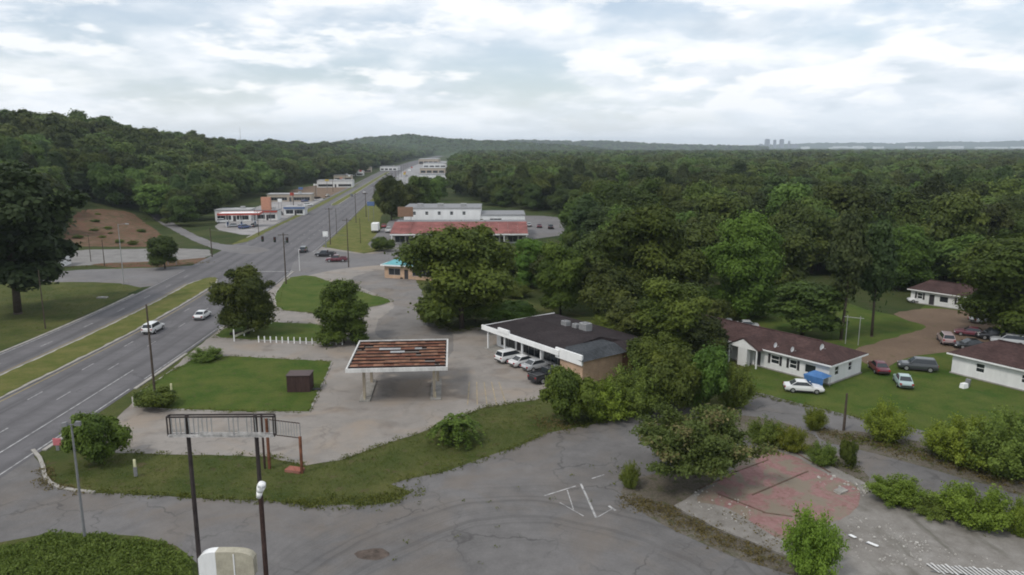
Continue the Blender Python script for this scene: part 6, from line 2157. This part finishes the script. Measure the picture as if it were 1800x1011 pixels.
def yard_things():
    # blue shelter beside the white sedan
    x, y = G(1436, 678)
    r = empty('blue_tarp_shelter', (x, y, 0.02), AX, 'blue tarpaulin shelter at the front wall of the long house', 'shelter')
    r.scale = (0.8, 0.75, 0.85)
    tb = plain('tarp_blue', (0.055, 0.15, 0.34), 0.6, 0.3, 0.2, 1.0)
    for a in (-1.5, 1.5):
        for b in (-1.2, 1.2): MB().cyl((a, b, 0), (a, b, 1.75), 0.035, 0.035, 8).build('post', M_STEEL, r)
    MB().add([(-1.7, -1.4, 1.65), (1.7, -1.4, 1.65), (1.7, 1.4, 1.65), (-1.7, 1.4, 1.65), (-0.5, 0, 2.3), (0.5, 0.1, 2.25)], [(0, 1, 5, 4), (1, 2, 5), (2, 3, 4, 5), (3, 0, 4)]).build('canopy', tb, r)
    MB().add([(-1.7, -1.42, 1.66), (1.7, -1.42, 1.66), (1.65, -1.46, 0.5), (-1.4, -1.44, 0.7), (-1.7, -1.40, 1.66), (1.7, -1.40, 1.66), (1.65, -1.44, 0.5), (-1.4, -1.42, 0.7)], [(0, 1, 2, 3), (7, 6, 5, 4), (0, 4, 5, 1), (1, 5, 6, 2), (2, 6, 7, 3), (3, 7, 4, 0)]).build('side_sheet', tb, r)
    x, y = G(1497, 606)
    r = empty('clothes_line_frame', (x, y, 0), AX + 0.4, 'grey clothes line frame behind the right end of the long house', 'frame')
    for s in (-0.9, 0.9): MB().cyl((s, 0, 0), (s, 0, 4.6), 0.05, 0.05, 8).build('post', M_STEEL, r)
    MB().bar((-1.4, 0, 4.3), (1.4, 0, 4.3), 0.08).build('crossbar', M_STEEL, r)
    x, y = G(1694, 682)
    r = empty('junk_heap', (x, y, 0.02), 0.2, 'pale junk against the wall of the end house', 'junk')
    MB().box((0, 0, 0.3), (0.9, 0.6, 0.6), 0.2, 0, 0, .85).build('crate', M_TRIM_WHITE, r)
    MB().box((0.8, 0.3, 0.5), (0.5, 0.5, 1.0), 0.5, 0.1).build('bin', M_GREY, r)


yard_things()


# ------------------------------------------------------------------ the far city
def city():
    mt = plain('tower_grey', (0.20, 0.21, 0.24), 0.7, 0.3, 0.1, 0.01)
    ml = plain('tower_pale', (0.72, 0.73, 0.74), 0.7, 0.3, 0.08, 0.01)
    D = 8600.0
    for u, v, w, lab in ((1340, 245, 7, 'left dark tower of the far city skyline'), (1353, 246, 4, 'middle tower of the far city skyline'), (1365, 245, 6, 'right dark tower of the far city skyline'),
                         (1329, 253, 5, 'low block left of the far city towers'), (1378, 248, 3, 'slim tower at the right of the far city skyline'), (1388, 254, 9, 'low wide block right of the far city towers')):
        h = CAM_H + (HORIZON - v) / F_PX * D
        x = (u - 900) / F_PX * D
        ww = w / F_PX * D
        r = empty('city_tower', (x, D, 0), 0.2, lab, 'tower')
        MB().box((0, 0, h * 0.47), (ww, ww * 0.8, h * 0.94)).build('shaft', mt, r)
        MB().box((0, 0, h * 0.97), (ww * 0.7, ww * 0.55, h * 0.06)).build('crown_block', mt, r)
    rng = random.Random(2)
    for i in range(34):
        u = rng.uniform(1390, 1830)
        d = rng.uniform(6600, 8200)
        h = rng.uniform(24, 38)
        r = empty('city_block', ((u - 900) / F_PX * d, d, 0), rng.uniform(-.3, .3), 'pale low building on the far plain at the right horizon', 'building', 'pale buildings on the far plain')
        MB().box((0, 0, h / 2), (rng.uniform(35, 110), 40, h)).build('walls', ml, r)
    x, y = -0.364 * 900, 900
    r = empty('radio_mast', (x, y, height(x, y)), 0.2, 'thin radio mast rising above the wooded ridge', 'mast')
    MB().cyl((0, 0, 0), (0, 0, 34), 0.35, 0.15, 6).build('mast', M_STEEL, r)


city()

# ------------------------------------------------------------------ the air between
t = bpy.data.materials.new('haze')
t.use_nodes = True
for n in list(t.node_tree.nodes):
    if n.type != 'OUTPUT_MATERIAL': t.node_tree.nodes.remove(n)
pv = t.node_tree.nodes.new('ShaderNodeVolumePrincipled')
pv.inputs['Color'].default_value = (0.80, 0.90, 1.0, 1)
pv.inputs['Density'].default_value = 0.00009
pv.inputs['Anisotropy'].default_value = 0.0
t.node_tree.links.new(pv.outputs[0], t.node_tree.nodes['Material Output'].inputs['Volume'])
hz = MB().box((0, 4250, 72), (23600, 15100, 156)).build('haze', t)
tag(hz, 'thin pale haze in the air over the whole place', 'haze', None, 'stuff')
